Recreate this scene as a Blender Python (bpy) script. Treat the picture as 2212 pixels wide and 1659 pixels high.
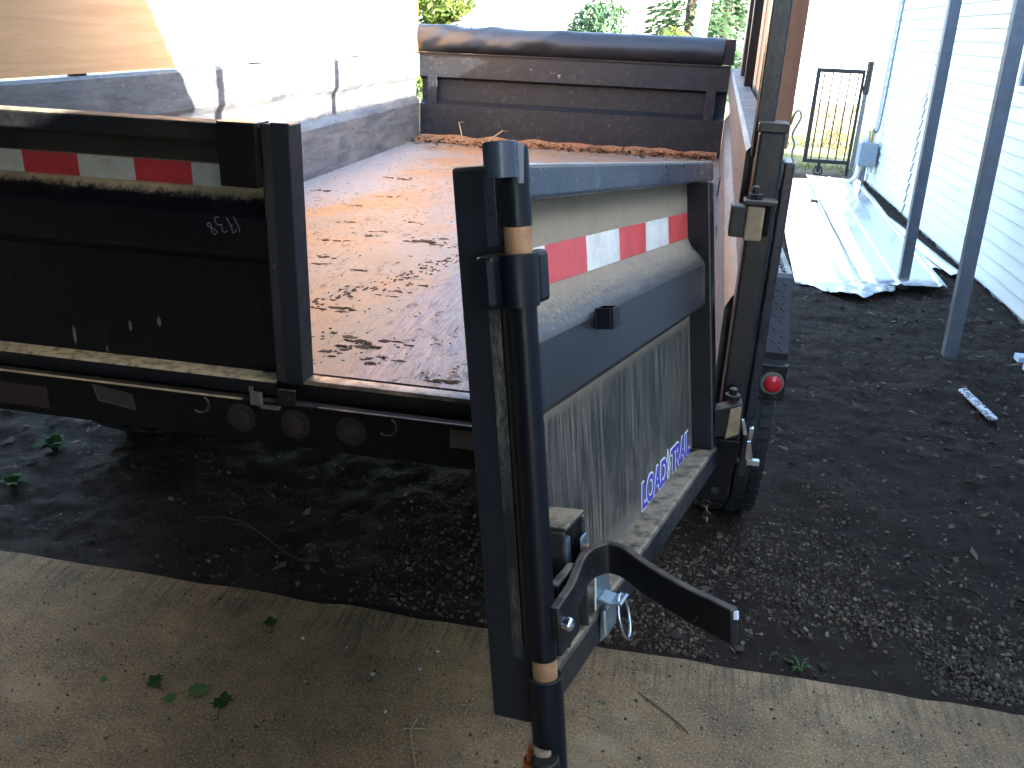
import bpy, bmesh, math, random
import numpy as np
from mathutils import Matrix, Vector, noise
random.seed(7); rng = np.random.default_rng(7)
scene = bpy.context.scene
for o in list(bpy.data.objects): bpy.data.objects.remove(o)
COL = scene.collection
# All coordinates below are written relative to the trailer deck (z = 0 at the deck); ground is at G.
G = -0.72
LIFT = 0.72          # added to every top-level object at the end so that the ground lies at z = 0

# ------------------------------------------------------------------ camera
def cam_axes(yaw, pitch, roll):
    f = Vector((math.sin(yaw)*math.cos(pitch), math.cos(yaw)*math.cos(pitch), -math.sin(pitch)))
    r = Vector((math.cos(yaw), -math.sin(yaw), 0)); d = f.cross(r)
    r2 = r*math.cos(roll) + d*math.sin(roll); d2 = d*math.cos(roll) - r*math.sin(roll)
    return r2, d2, f
cr, cd, cf = cam_axes(-0.1801, 0.3909, -0.0427)
cam = bpy.data.cameras.new('camera'); cam_o = bpy.data.objects.new('camera', cam); COL.objects.link(cam_o)
cam_o.matrix_world = Matrix(((cr.x, -cd.x, -cf.x, 0.8066), (cr.y, -cd.y, -cf.y, -1.7448), (cr.z, -cd.z, -cf.z, 0.7619+LIFT), (0, 0, 0, 1)))
cam.sensor_width = 36; cam.lens = 36*1877.4/2212; cam.clip_start = 0.02; cam.clip_end = 3000
scene.camera = cam_o
scene.render.resolution_x = 1024; scene.render.resolution_y = 768

# ------------------------------------------------------------------ sky and sun
SUN = Vector((1.0, -0.29, 0.46)).normalized()
elev = math.asin(SUN.z); azim = math.atan2(SUN.x, SUN.y)
world = bpy.data.worlds.new('World'); scene.world = world; world.use_nodes = True
wn = world.node_tree; bg = wn.nodes['Background']
sky = wn.nodes.new('ShaderNodeTexSky'); sky.sky_type = 'NISHITA'; sky.sun_disc = False
sky.sun_elevation = elev; sky.sun_rotation = azim; sky.air_density = 1.0; sky.dust_density = 1.5; sky.ozone_density = 1.0
wn.links.new(sky.outputs[0], bg.inputs[0]); bg.inputs[1].default_value = 0.15
sl = bpy.data.lights.new('sun', 'SUN'); sl.energy = 5.0; sl.angle = math.radians(0.5); sl.color = (1.0, 0.93, 0.80)
sun_o = bpy.data.objects.new('sun', sl); COL.objects.link(sun_o)
sun_o.rotation_euler = SUN.to_track_quat('Z', 'Y').to_euler(); sun_o.location = (6, -3, 6)
vs = scene.view_settings; vs.view_transform = 'Standard'; vs.look = 'None'; vs.gamma = 1; vs.use_curve_mapping = False
vs.exposure = 3.75
scene.cycles.max_bounces = 5; scene.cycles.diffuse_bounces = 3; scene.cycles.glossy_bounces = 3; scene.cycles.transmission_bounces = 2; scene.cycles.transparent_max_bounces = 4
scene.cycles.adaptive_threshold = 0.02; scene.cycles.caustics_reflective = False; scene.cycles.caustics_refractive = False

# ------------------------------------------------------------------ material helpers
class NB:
    def __init__(s, name):
        s.m = bpy.data.materials.new(name); s.m.use_nodes = True; s.t = s.m.node_tree; s.t.nodes.clear()
        s.out = s.n('ShaderNodeOutputMaterial'); s.co = None
    def n(s, t): return s.t.nodes.new(t)
    def l(s, a, b):
        if hasattr(a, 'is_linked') or hasattr(a, 'links'): s.t.links.new(a, b)
        else:
            if isinstance(a, (tuple, list)) and len(a) == 3 and b.type == 'RGBA': a = (*a, 1)
            b.default_value = a
    def obj(s):
        if s.co is None: s.co = s.n('ShaderNodeTexCoord').outputs['Object']
        return s.co
    def scale(s, sx, sy, sz, rot=(0, 0, 0), loc=(0, 0, 0)):
        m = s.n('ShaderNodeMapping'); s.l(s.obj(), m.inputs[0]); m.inputs['Scale'].default_value = (sx, sy, sz)
        m.inputs['Rotation'].default_value = rot; m.inputs['Location'].default_value = loc; return m.outputs[0]
    def noise(s, scale, detail=6, rough=.6, vec=None, dist=0):
        k = s.n('ShaderNodeTexNoise'); s.l(vec if vec is not None else s.obj(), k.inputs['Vector'])
        k.inputs['Scale'].default_value = scale; k.inputs['Detail'].default_value = detail
        k.inputs['Roughness'].default_value = rough; k.inputs['Distortion'].default_value = dist; return k.outputs['Fac']
    def voro(s, scale, vec=None, feat='F1', out='Distance'):
        k = s.n('ShaderNodeTexVoronoi'); k.feature = feat; s.l(vec if vec is not None else s.obj(), k.inputs['Vector']); k.inputs['Scale'].default_value = scale
        return k.outputs[out]
    def ramp(s, fac, *stops):
        r = s.n('ShaderNodeValToRGB'); s.l(fac, r.inputs[0]); e = r.color_ramp.elements
        while len(e) < len(stops): e.new(0.5)
        for i, (p, c) in enumerate(stops):
            e[i].position = p; e[i].color = (c, c, c, 1) if isinstance(c, (int, float)) else (*c, 1)
        return r.outputs[0]
    def mix(s, fac, a, b, mode='MIX'):
        k = s.n('ShaderNodeMix'); k.data_type = 'RGBA'; k.blend_type = mode
        s.l(fac, k.inputs[0]); s.l(a, k.inputs[6]); s.l(b, k.inputs[7]); return k.outputs[2]
    def math(s, op, a, b=0.0, clamp=False):
        k = s.n('ShaderNodeMath'); k.operation = op; k.use_clamp = clamp; s.l(a, k.inputs[0]); s.l(b, k.inputs[1]); return k.outputs[0]
    def xyz(s, vec=None):
        k = s.n('ShaderNodeSeparateXYZ'); s.l(vec if vec is not None else s.obj(), k.inputs[0]); return k.outputs
    def up(s, a=.35, b=.9):
        g = s.n('ShaderNodeNewGeometry'); z = s.xyz(g.outputs['Normal'])[2]
        return s.rng(z, a, b)
    def rng(s, v, a, b, c=0, d=1):
        k = s.n('ShaderNodeMapRange'); s.l(v, k.inputs[0]); k.inputs[1].default_value = a; k.inputs[2].default_value = b
        k.inputs[3].default_value = c; k.inputs[4].default_value = d; return k.outputs[0]
    def bump(s, h, strength=.3, dist=.005):
        k = s.n('ShaderNodeBump'); k.inputs['Strength'].default_value = strength; k.inputs['Distance'].default_value = dist
        s.l(h, k.inputs['Height']); return k.outputs[0]
    def done(s, col, rough=.5, metal=0.0, nrm=None, spec=.5, coat=0, trans=0):
        p = s.n('ShaderNodeBsdfPrincipled'); s.l(col, p.inputs['Base Color']); s.l(rough, p.inputs['Roughness']); s.l(metal, p.inputs['Metallic'])
        p.inputs['Specular IOR Level'].default_value = spec
        if coat: p.inputs['Coat Weight'].default_value = coat; p.inputs['Coat Roughness'].default_value = .1
        if trans: p.inputs['Transmission Weight'].default_value = trans
        if nrm is not None: s.l(nrm, p.inputs['Normal'])
        s.l(p.outputs[0], s.out.inputs[0]); return s.m

DUST = (.30, .235, .145)
def black_paint(name, base=(.0036, .0046, .0072), dust=.18, up=.8, rough=.38, scratch=.5, streak=(1, 1, 1), dustcol=DUST, bump=.12, spec=.4):
    b = NB(name)
    patch = b.noise(5, 5, .65, b.scale(*streak)); fine = b.noise(60, 5, .7, b.scale(*streak))
    dm = b.math('MULTIPLY', b.ramp(patch, (.42, 0), (.75, 1)), b.rng(fine, .35, .7))
    dm = b.math('MULTIPLY', dm, dust)
    um = b.math('MULTIPLY', b.up(), b.rng(b.noise(35, 5, .7), .3, .55)); um = b.math('MULTIPLY', um, up)
    m = b.math('MAXIMUM', dm, um)
    sc = b.math('MULTIPLY', b.ramp(b.noise(9, 5, .85, b.scale(3, 3, 3), 2.5), (.665, 0), (.69, 1)), scratch)
    c = b.mix(m, base, dustcol); c = b.mix(sc, c, (.23, .22, .2))
    r = b.math('ADD', b.math('MULTIPLY', m, .5), b.rng(b.noise(22, 5), .3, .7, rough-.08, rough+.12))
    return b.done(c, r, 0, b.bump(b.math('ADD', b.noise(90, 4), b.math('MULTIPLY', m, .8)), bump, .003), spec)
M_FRAME = black_paint('black_painted_steel', dust=.14, up=.75, dustcol=(.22, .19, .14))
M_GLOSS = black_paint('black_gloss_paint', base=(.0080, .0125, .0195), dust=.12, up=.35, rough=.25, scratch=.35)
M_ROD = black_paint('black_rod_paint', base=(.0032, .0046, .0072), dust=.0, up=.08, rough=.36, scratch=.15, spec=.2, bump=.04)
M_TOP = black_paint('sky_tinted_black_paint', base=(.020, .030, .046), dust=.10, up=.4, rough=.28, scratch=.4, spec=.5)  # base lifted towards blue to stand in for the sky reflected in it
M_REAR = black_paint('dirty_black_steel', base=(.0030, .0030, .0036), dust=.08, up=.4, rough=.7, dustcol=(.10, .08, .06), spec=.12)
M_EDGE = black_paint('door_edge_paint', base=(.0050, .0078, .0132), dust=.02, up=.3, rough=.45, scratch=.15)

def m_bed_wall():
    b = NB('scratched_bed_wall')
    st = b.noise(5, 5, .75, b.scale(.8, .8, 5), .6); gr = b.noise(7, 5, .7); fine = b.noise(40, 4, .75)
    c = b.mix(b.ramp(st, (.38, 0), (.66, 1)), (.045, .049, .060), (.125, .127, .133))
    c = b.mix(b.ramp(gr, (.5, 0), (.78, .6)), c, (.18, .165, .145))
    sc = b.math('MAXIMUM', b.ramp(b.noise(7, 5, .9, b.scale(.5, .5, 4, rot=(.25, 0, 0)), 1.5), (.66, 0), (.70, 1)), b.ramp(b.noise(14, 5, .85, b.scale(.6, .6, 2.2, rot=(-.4, 0, 0)), 2.5), (.67, 0), (.70, 1)))
    c = b.mix(b.math('MULTIPLY', sc, .8), c, (.36, .35, .33)); c = b.mix(b.ramp(fine, (.62, 0), (.72, .6)), c, (.25, .24, .22))
    rust = b.ramp(b.noise(4.5, 5, .7, b.scale(1, 1, 1, loc=(3, 1, 2))), (.68, 0), (.72, 1)); c = b.mix(rust, c, (.30, .19, .085))
    return b.done(c, b.rng(gr, .3, .7, .38, .6), .1, b.bump(b.math('ADD', st, b.noise(80, 3)), .12, .003))
M_WALL = m_bed_wall()
def m_front_wall():
    b = NB('scuffed_front_wall')
    gr = b.noise(6, 5, .72, b.scale(1, 1, 1.6)); fine = b.noise(30, 5, .75)
    c = b.mix(b.ramp(gr, (.45, 0), (.8, 1)), (.0025, .0044, .0088), (.0088, .0138, .0225))
    c = b.mix(b.ramp(fine, (.54, 0), (.74, .8)), c, (.048, .052, .060))
    sc = b.ramp(b.noise(6, 5, .85, b.scale(1.5, 1, 1, rot=(0, .5, 0)), 3), (.67, 0), (.69, 1)); c = b.mix(sc, c, (.32, .28, .22))
    rust = b.ramp(b.noise(3.2, 5, .6, b.scale(1, 1, 1, loc=(5, 2, 9))), (.70, 0), (.725, 1)); c = b.mix(rust, c, (.24, .15, .07))
    return b.done(c, .55, 0, b.bump(fine, .15, .004))
M_FRONT = m_front_wall()

def m_floor():
    b = NB('worn_bed_floor')
    x, y, z = b.xyz()
    R = (0, 0, .22)
    big = b.noise(1.5, 5, .62, b.scale(1, .7, 1)); streak = b.noise(4, 5, .75, b.scale(7, .5, 1, rot=R), .5)
    fine = b.noise(24, 5, .8, b.scale(2.6, .42, 1, rot=R)); hair = b.noise(36, 5, .82, b.scale(4, .16, 1, rot=R))
    steel = b.mix(b.ramp(hair, (.36, 0), (.64, 1)), (.022, .022, .032), (.145, .147, .185))
    clay = b.mix(b.ramp(b.noise(3, 5, .68), (.35, 0), (.68, 1)), (.18, .132, .090), (.255, .195, .142))
    grey = b.mix(streak, (.165, .152, .137), (.26, .243, .216))
    d = b.math('ADD', b.math('MULTIPLY', x, 2.2), b.math('MULTIPLY', b.math('MAXIMUM', b.math('SUBTRACT', y, 1.0), 0.0), -.9)); d = b.math('SUBTRACT', d, .18)
    d = b.math('ADD', d, b.math('MULTIPLY', b.math('SUBTRACT', streak, .5), 1.0)); d = b.math('ADD', d, b.math('MULTIPLY', b.math('SUBTRACT', big, .5), .5))
    scr = b.rng(d, -.10, .10)
    dl = b.math('ADD', b.math('MULTIPLY', x, -1), b.math('MULTIPLY', b.math('SUBTRACT', big, .5), 1.6)); left = b.rng(dl, .62, .85)
    c = b.mix(b.ramp(big, (.40, 0), (.60, 1)), clay, grey)
    ox = b.math('ADD', b.noise(2.4, 5, .65, b.scale(1.2, .8, 1, loc=(2, 7, 0))), b.math('MULTIPLY', b.math('ADD', x, .3), -.10)); ox = b.math('ADD', ox, b.math('MULTIPLY', b.math('SUBTRACT', streak, .5), .35)); orange = b.ramp(ox, (.46, 0), (.62, .85)); c = b.mix(orange, c, (.29, .150, .062))
    c = b.mix(b.math('MULTIPLY', left, .85), c, (.22, .222, .235)); c = b.mix(b.math('MULTIPLY', scr, .92), c, steel)
    scratch = b.ramp(hair, (.60, 0), (.68, 1)); c = b.mix(b.math('MULTIPLY', scratch, b.rng(scr, 0, 1, .15, .75)), c, (.32, .32, .36))
    gap = b.ramp(fine, (.34, 1), (.56, 0)); c = b.mix(b.math('MULTIPLY', gap, .55), c, (.075, .052, .038))
    area = b.ramp(b.noise(2.6, 5, .6, b.scale(1, 1, 1, loc=(4, 4, 0))), (.40, 0), (.62, 1))
    spots = b.math('MULTIPLY', b.ramp(b.noise(17, 5, .8, b.scale(1.6, .8, 1, rot=R), .8), (.56, 0), (.62, 1)), area); c = b.mix(b.math('MULTIPLY', spots, .6), c, (.12, .075, .048))
    r = b.math('ADD', b.rng(fine, .3, .7, .36, .58), b.math('MULTIPLY', spots, .35)); r = b.math('SUBTRACT', r, b.math('MULTIPLY', scr, .04))
    return b.done(c, r, b.math('MULTIPLY', scr, .3), b.bump(b.math('ADD', fine, b.math('ADD', b.math('MULTIPLY', spots, 2), hair)), .35, .004), spec=.2)
M_FLOOR = m_floor()

def m_door_panel():
    b = NB('dusty_door_panel')
    u, n, v = b.xyz()
    streak = b.noise(5, 5, .8, b.scale(36, 36, 1.2)); streak2 = b.noise(3, 4, .8, b.scale(110, 110, 1.6)); big = b.noise(5, 5, .6)
    base = (.0080, .0100, .013)
    low = b.math('MULTIPLY', b.ramp(streak, (.42, .04), (.56, 1)), b.ramp(streak2, (.40, .08), (.56, 1)))
    low = b.math('MULTIPLY', low, b.rng(big, .3, .65, .5, 1.0)); low = b.math('MULTIPLY', low, .8)
    # deposits: solid film above v=.44 that breaks up raggedly over the rib, a rim of dust under the rib, dust near the bottom tube and the hinge upright
    rag = b.math('ADD', v, b.math('MULTIPLY', b.math('SUBTRACT', b.noise(9, 5, .85, b.scale(16, 16, 2.2)), .5), .15))
    film = b.rng(rag, .445, .462)
    rim = b.math('MULTIPLY', b.rng(v, .305, .325), b.rng(v, .352, .344))
    foot = b.math('MULTIPLY', b.rng(b.math('ADD', v, b.math('MULTIPLY', big, .05)), .13, .06), .75)
    side = b.math('MULTIPLY', b.rng(b.math('ADD', b.math('ABSOLUTE', u), b.math('MULTIPLY', streak, .05)), .085, .05), .85)
    ribm = b.math('MULTIPLY', b.rng(v, .345, .36), b.math('SUBTRACT', 1.0, film))
    low = b.math('MULTIPLY', low, b.math('SUBTRACT', 1.0, b.math('MULTIPLY', ribm, .85)))
    m = b.math('MAXIMUM', b.math('MAXIMUM', film, b.math('MULTIPLY', rim, .8)), b.math('MAXIMUM', low, b.math('MAXIMUM', foot, b.math('MULTIPLY', side, b.rng(v, .36, .33)))))
    m = b.math('MULTIPLY', m, b.rng(b.noise(70, 5, .7), .2, .5, .82, 1), True)
    drip = b.ramp(b.noise(3, 5, .7, b.scale(22, 22, 1.4, loc=(1, 1, 4))), (.66, 0), (.70, .5)); m = b.math('MAXIMUM', m, b.math('MULTIPLY', drip, ribm))
    c = b.mix(m, base, b.mix(b.noise(14, 5, .7), (.165, .142, .108), (.27, .22, .15)))
    c = b.mix(b.math('MULTIPLY', ribm, .55), c, b.mix(m, (.0065, .0092, .014), (.16, .15, .135)))
    return b.done(c, b.rng(m, 0, 1, .34, .9), 0, b.bump(b.math('ADD', m, b.math('MULTIPLY', b.noise(120, 3), .4)), .18, .003))
M_PANEL = m_door_panel()
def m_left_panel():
    b = NB('shaded_door_panel')  # darker copy of the open door's panel; shade is in its colour
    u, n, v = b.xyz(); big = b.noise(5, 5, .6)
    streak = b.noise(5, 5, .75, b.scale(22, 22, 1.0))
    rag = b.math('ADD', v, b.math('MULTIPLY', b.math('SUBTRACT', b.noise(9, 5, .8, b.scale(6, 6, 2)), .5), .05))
    film = b.math('MULTIPLY', b.rng(rag, .466, .480), b.rng(b.noise(4, 5, .6, b.scale(1, 1, 1)), .3, .5)); film = b.math('MULTIPLY', film, b.rng(v, .540, .530, .08, 1))  # film held back above the tape to paint the top tube's shade
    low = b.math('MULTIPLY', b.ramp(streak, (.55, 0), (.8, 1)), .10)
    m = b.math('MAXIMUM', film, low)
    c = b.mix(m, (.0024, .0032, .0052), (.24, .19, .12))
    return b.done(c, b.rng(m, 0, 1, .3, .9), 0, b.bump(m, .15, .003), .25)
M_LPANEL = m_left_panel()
M_TUBE = black_paint('dusty_door_tube', base=(.0065, .0085, .012), dust=.32, up=.95, rough=.4, scratch=.8, bump=.25)
M_LEDGE = black_paint('dusty_sill', base=(.0034, .0043, .0068), dust=.04, dustcol=(.46, .37, .23), up=1.0, rough=.35, scratch=.3)
def m_sill():
    b = NB('worn_sill_steel'); n1 = b.noise(6, 5, .75); n2 = b.noise(30, 5, .75)
    c = b.mix(b.ramp(n1, (.4, 0), (.66, 1)), (.05, .036, .026), (.30, .22, .14)); c = b.mix(b.ramp(n2, (.5, 0), (.75, .8)), c, (.05, .04, .034))
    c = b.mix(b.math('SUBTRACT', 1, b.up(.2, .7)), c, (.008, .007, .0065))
    return b.done(c, b.rng(n2, .3, .7, .25, .6), .3, b.bump(n2, .3, .004))
M_SILL = m_sill()
def simple(name, col, rough=.5, metal=0.0, var=.25, sc=20, bump=.1, spec=.5, dark=None, stretch=(1, 1, 1)):
    b = NB(name); f = b.noise(sc, 5, .7, b.scale(*stretch)); d = dark or tuple(x*(1-var) for x in col)
    c = b.mix(b.ramp(f, (.3, 0), (.7, 1)), d, tuple(min(1, x*(1+var*.4)) for x in col))
    return b.done(c, b.rng(f, .2, .8, max(.05, rough-.1), min(1, rough+.1)), metal, b.bump(b.noise(sc*4, 4), bump, .003), spec)
M_RUST = simple('rusty_bare_pipe', (.30, .165, .075), .7, .1, .45, 40, .2)
M_RED = simple('red_reflective_tape', (.55, .07, .07), .35, 0, .35, 25)
M_WHITE = simple('white_reflective_tape', (.62, .62, .57), .35, 0, .3, 22)
M_LRED = simple('red_reflective_tape_shaded', (.30, .018, .022), .45, 0, .3, 25)  # red tape darkened in colour for the closed door's shade
M_LWHITE = simple('white_reflective_tape_shaded', (.28, .29, .26), .5, 0, .25, 25)  # white tape greyed; the closed door's shade is in its colour
M_BLUE = simple('blue_decal_vinyl', (.045, .04, .36), .4, 0, .12, 10, 0)
M_DECALW = simple('white_decal_vinyl', (.8, .8, .82), .4, 0, .1, 12, 0)
M_GREY = simple('grey_decal_vinyl', (.25, .29, .27), .45, 0, .2, 30, 0)
M_ZINC = simple('zinc_plated_steel', (.33, .40, .42), .38, .85, .25, 25, .1)
M_CHROME = simple('bright_latch_steel', (.55, .6, .68), .22, 1, .2, 25, .1)
M_GALV = simple('galvanised_post', (.125, .145, .175), .5, .3, .25, 18, .1)
M_CHALK = simple('scratched_mark', (.15, .153, .162), .8, 0, .2, 60)
M_BIRD = simple('pale_dropping', (.085, .08, .066), .9, 0, .3, 60)
M_KEEP = simple('dusty_keeper_steel', (.11, .10, .08), .7, .2, .4, 40)
M_RUBBER = simple('tyre_rubber', (.008, .008, .009), .75, 0, .4, 30, .25)
M_LENS = simple('red_lamp_lens', (.45, .012, .02), .15, 0, .2, 60, .1)
M_LENSD = simple('dark_red_lamp_lens', (.011, .0026, .0026), .8, 0, .35, 50, .1)  # red lens darkened to near black
M_GROM = simple('dusty_grommet', (.12, .10, .075), .8, 0, .4, 50)
M_GROMD = simple('dark_grommet', (.0045, .0038, .0034), .85, 0, .4, 50)
M_MUDW = simple('mud_on_bracket', (.26, .185, .105), .85, 0, .45, 25, .3)
M_TARP = simple('rolled_tarp_vinyl', (.0062, .0095, .0160), .42, 0, .4, 9, .2)
M_ORANGE = simple('orange_prop_paint', (.50, .13, .03), .5, 0, .4, 30, .1)
M_DIAM = black_paint('black_tread_plate', base=(.0045, .0055, .008), dust=.03, up=.08, rough=.38, scratch=.2, spec=.28)
M_STRIP = black_paint('dust_smeared_paint', base=(.008, .010, .013), dust=1.6, up=.5, rough=.6, scratch=.5, dustcol=(.20, .185, .155), streak=(3, 3, 1.2))
M_WORN = black_paint('worn_corner_paint', base=(.010, .011, .014), dust=.5, up=.5, rough=.5, scratch=1.0, dustcol=(.10, .092, .08), streak=(4, 4, 1))
M_LUG = simple('worn_tread_lug', (.040, .044, .052), .28, .2, .3, 30)
M_HANDLE = black_paint('handle_paint', base=(.0042, .0046, .006), dust=.16, up=.85, rough=.42, scratch=.5, dustcol=(.12, .09, .065))
M_STICK = simple('sticker_face', (.018, .0165, .016), .5, 0, .3, 30, 0)
M_STICKR = simple('sticker_red', (.035, .009, .009), .5, 0, .3, 30, 0)
M_STICKL = simple('sticker_line', (.055, .055, .058), .5, 0, .3, 30, 0)
M_PINE = None
def m_wood(name, light, dark, along='y', sc=1.0, rings=False, stain=.5):
    b = NB(name); s = {'y': (18, .9, 18), 'x': (.9, 18, 18), 'z': (18, 18, .9)}[along]
    g = b.noise(2.2*sc, 5, .7, b.scale(*s), .8); big = b.noise(1.6, 5, .6)
    c = b.mix(b.ramp(g, (.3, 0), (.72, 1)), dark, light)
    c = b.mix(b.math('MULTIPLY', b.ramp(big, (.45, 0), (.75, 1)), stain), c, tuple(x*.55 for x in light))
    if rings:
        w = b.n('ShaderNodeTexWave'); w.wave_type = 'RINGS'; w.rings_direction = 'Y'; w.inputs['Scale'].default_value = 22; w.inputs['Distortion'].default_value = 3.5; w.inputs['Detail'].default_value = 3
        w.inputs['Detail Scale'].default_value = 2.5
        b.l(b.scale(2.2, 1, .8, loc=(-2.9, 0, -.1)), w.inputs['Vector']); c = b.mix(b.math('MULTIPLY', w.outputs['Fac'], .55), c, dark)
    sp = b.ramp(b.noise(18, 5, .8), (.68, 0), (.72, 1)); c = b.mix(b.math('MULTIPLY', sp, .5), c, (.06, .04, .03))
    return b.done(c, .72, 0, b.bump(g, .2, .003))
M_PLY = m_wood('plywood_face', (.66, .38, .185), (.53, .285, .125), 'y', 1, stain=.35)
M_PLYR = m_wood('plywood_inner_face', (.46, .36, .245), (.33, .25, .165), 'z', 1)
M_PLANK = m_wood('reddish_plank', (.30, .145, .082), (.17, .078, .043), 'z', 1, True, .2)

def m_concrete():
    b = NB('stained_concrete')
    big = b.noise(1.4, 5, .62); mid = b.noise(7, 5, .7); fine = b.noise(150, 4, .85); agg = b.voro(170)
    c = b.mix(b.ramp(big, (.35, 0), (.68, 1)), (.29, .168, .074), (.46, .282, .134))
    c = b.mix(b.ramp(mid, (.42, 0), (.62, .9)), c, (.185, .118, .062))
    c = b.mix(b.ramp(fine, (.52, 0), (.66, .9)), c, (.62, .46, .28))
    c = b.mix(b.ramp(fine, (.32, .9), (.46, 0)), c, (.11, .07, .04))
    grit = b.ramp(b.voro(60, None, 'F1'), (.06, 1), (.14, 0)); gm = b.ramp(b.noise(30, 3), (.52, 0), (.6, 1)); c = b.mix(b.math('MULTIPLY', grit, gm), c, (.40, .33, .23))
    stain = b.noise(3.2, 5, .7, b.scale(1, 1.3, 1, loc=(3, 1, 0))); c = b.mix(b.ramp(stain, (.52, 0), (.70, .5)), c, (.17, .11, .062)); c = b.mix(b.ramp(stain, (.30, .45), (.44, 0)), c, (.50, .37, .22))
    y = b.xyz()[1]; band = b.rng(b.math('ADD', y, b.math('MULTIPLY', mid, .1)), -.05, .12)
    groove = b.math('MULTIPLY', b.ramp(b.noise(14, 4, .6, b.scale(5, .25, 1)), (.38, 1), (.52, 0)), band); c = b.mix(b.math('MULTIPLY', groove, .5), c, (.10, .075, .05))
    pits = b.ramp(b.noise(24, 5, .75), (.66, 0), (.70, 1)); c = b.mix(b.math('MULTIPLY', pits, .7), c, (.06, .042, .03))
    h = b.math('ADD', b.math('MULTIPLY', fine, 1.0), b.math('MULTIPLY', b.math('ADD', groove, pits), -.8)); h = b.math('ADD', h, b.math('MULTIPLY', agg, .4))
    return b.done(c, .88, 0, b.bump(h, .7, .006), .3)
M_CONC = m_concrete()
def m_dirt():
    b = NB('dark_damp_dirt')
    x, y, z = b.xyz()
    big = b.noise(1.2, 5, .65); mid = b.noise(11, 5, .78); fine = b.noise(90, 5, .8)
    c = b.mix(b.ramp(mid, (.35, 0), (.7, 1)), (.024, .0155, .0105), (.058, .040, .028)); c = b.mix(b.ramp(fine, (.55, 0), (.75, .7)), c, (.06, .049, .040))
    c = b.mix(b.ramp(big, (.45, 0), (.7, .5)), c, (.026, .018, .013))
    brown = b.rng(b.math('ADD', y, b.math('MULTIPLY', b.math('SUBTRACT', big, .5), 1.5)), 1.5, .5, 0, .75); c = b.mix(brown, c, b.mix(mid, (.026, .015, .009), (.070, .043, .027)))
    # beyond the gate: pale dry yard with tufts of grass
    far = b.rng(b.math('ADD', y, b.math('MULTIPLY', b.math('SUBTRACT', big, .5), 2.5)), 9.2, 10.6)
    yard = b.mix(b.ramp(b.noise(.5, 5, .65), (.42, 0), (.62, 1)), (.24, .20, .12), (.16, .17, .06))
    c = b.mix(far, c, yard)
    return b.done(c, .92, 0, b.bump(b.math('ADD', mid, b.math('MULTIPLY', fine, .8)), 1.0, .03), .25)
M_DIRT = m_dirt()
def vcol(name, rough=.85, spec=.3, attr='Col'):
    b = NB(name); a = b.n('ShaderNodeVertexColor'); a.layer_name = attr
    f = b.noise(120, 4, .7); c = b.mix(b.math('MULTIPLY', f, .5), a.outputs[0], (.02, .016, .012))
    return b.done(c, rough, 0, None, spec)
M_STONE = vcol('gravel_stone'); M_LITTER = vcol('leaf_litter', .9, .15)
def m_siding():
    b = NB('white_vinyl_siding'); d = b.noise(6, 5, .7, b.scale(1, .6, 3)); c = b.mix(b.ramp(d, (.45, 0), (.8, .4)), (.50, .545, .56), (.42, .45, .45))
    return b.done(c, .5, 0, b.bump(b.noise(14, 5, .6, b.scale(30, 1, 30)), .05, .002))
M_SIDE = m_siding()
M_TRIM = simple('white_trim', (.78, .79, .78), .45, 0, .06, 12, .02)
M_FOUND = simple('foundation_concrete', (.30, .30, .28), .9, 0, .3, 12, .3)
M_ROOF = simple('house_roof_shingle', (.10, .095, .09), .9, 0, .4, 12, .4)
def m_sheet():
    b = NB('galvalume_sheet'); f = b.noise(3, 5, .7, b.scale(2, .4, 1)); s = b.voro(70, None, 'F1', 'Color'); sv = b.xyz(s)[0]
    c = b.mix(b.ramp(f, (.4, 0), (.7, 1)), (.74, .79, .80), (.85, .88, .88)); c = b.mix(b.math('MULTIPLY', sv, .12), c, (.5, .55, .58))
    dirt = b.ramp(b.noise(8, 5, .78), (.72, 0), (.78, .6)); c = b.mix(dirt, c, (.10, .08, .06))
    return b.done(c, b.math('ADD', b.rng(f, .3, .7, .18, .30), b.math('MULTIPLY', dirt, .4)), .9, b.bump(f, .08, .02))
M_SHEET = m_sheet()
M_FOIL = simple('crumpled_foil', (.70, .74, .78), .3, .8, .3, 12, .3)
M_BLACK = simple('gate_black_paint', (.012, .012, .014), .5, 0, .3, 30)
M_BOX = simple('grey_meter_box', (.20, .25, .29), .55, 0, .2, 15)
M_PVC = simple('white_pvc', (.75, .78, .78), .35, 0, .08, 12, .02)
M_CONDUIT = simple('grey_conduit', (.16, .19, .22), .5, .2, .3, 20)
M_BRASS = simple('weathered_brass', (.35, .27, .12), .45, .7, .3, 30)
M_PALE = simple('pale_painted_scrap', (.62, .66, .70), .5, 0, .25, 20)
def m_scrap():
    b = NB('dirt_splashed_scrap'); d = b.ramp(b.noise(45, 5, .75), (.46, 0), (.56, 1)); c = b.mix(d, (.62, .67, .72), (.06, .048, .038)); return b.done(c, .6)
M_SCRAP = m_scrap()
M_BLUEW = simple('pale_blue_panel', (.50, .62, .78), .5, 0, .15, 14)
M_BARK = simple('tree_bark', (.11, .085, .065), .9, 0, .5, 8, .6, stretch=(4, 4, .6))
M_PBARK = simple('pale_birch_bark', (.42, .40, .37), .85, 0, .3, 8, .4, stretch=(3, 3, .7))
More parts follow.
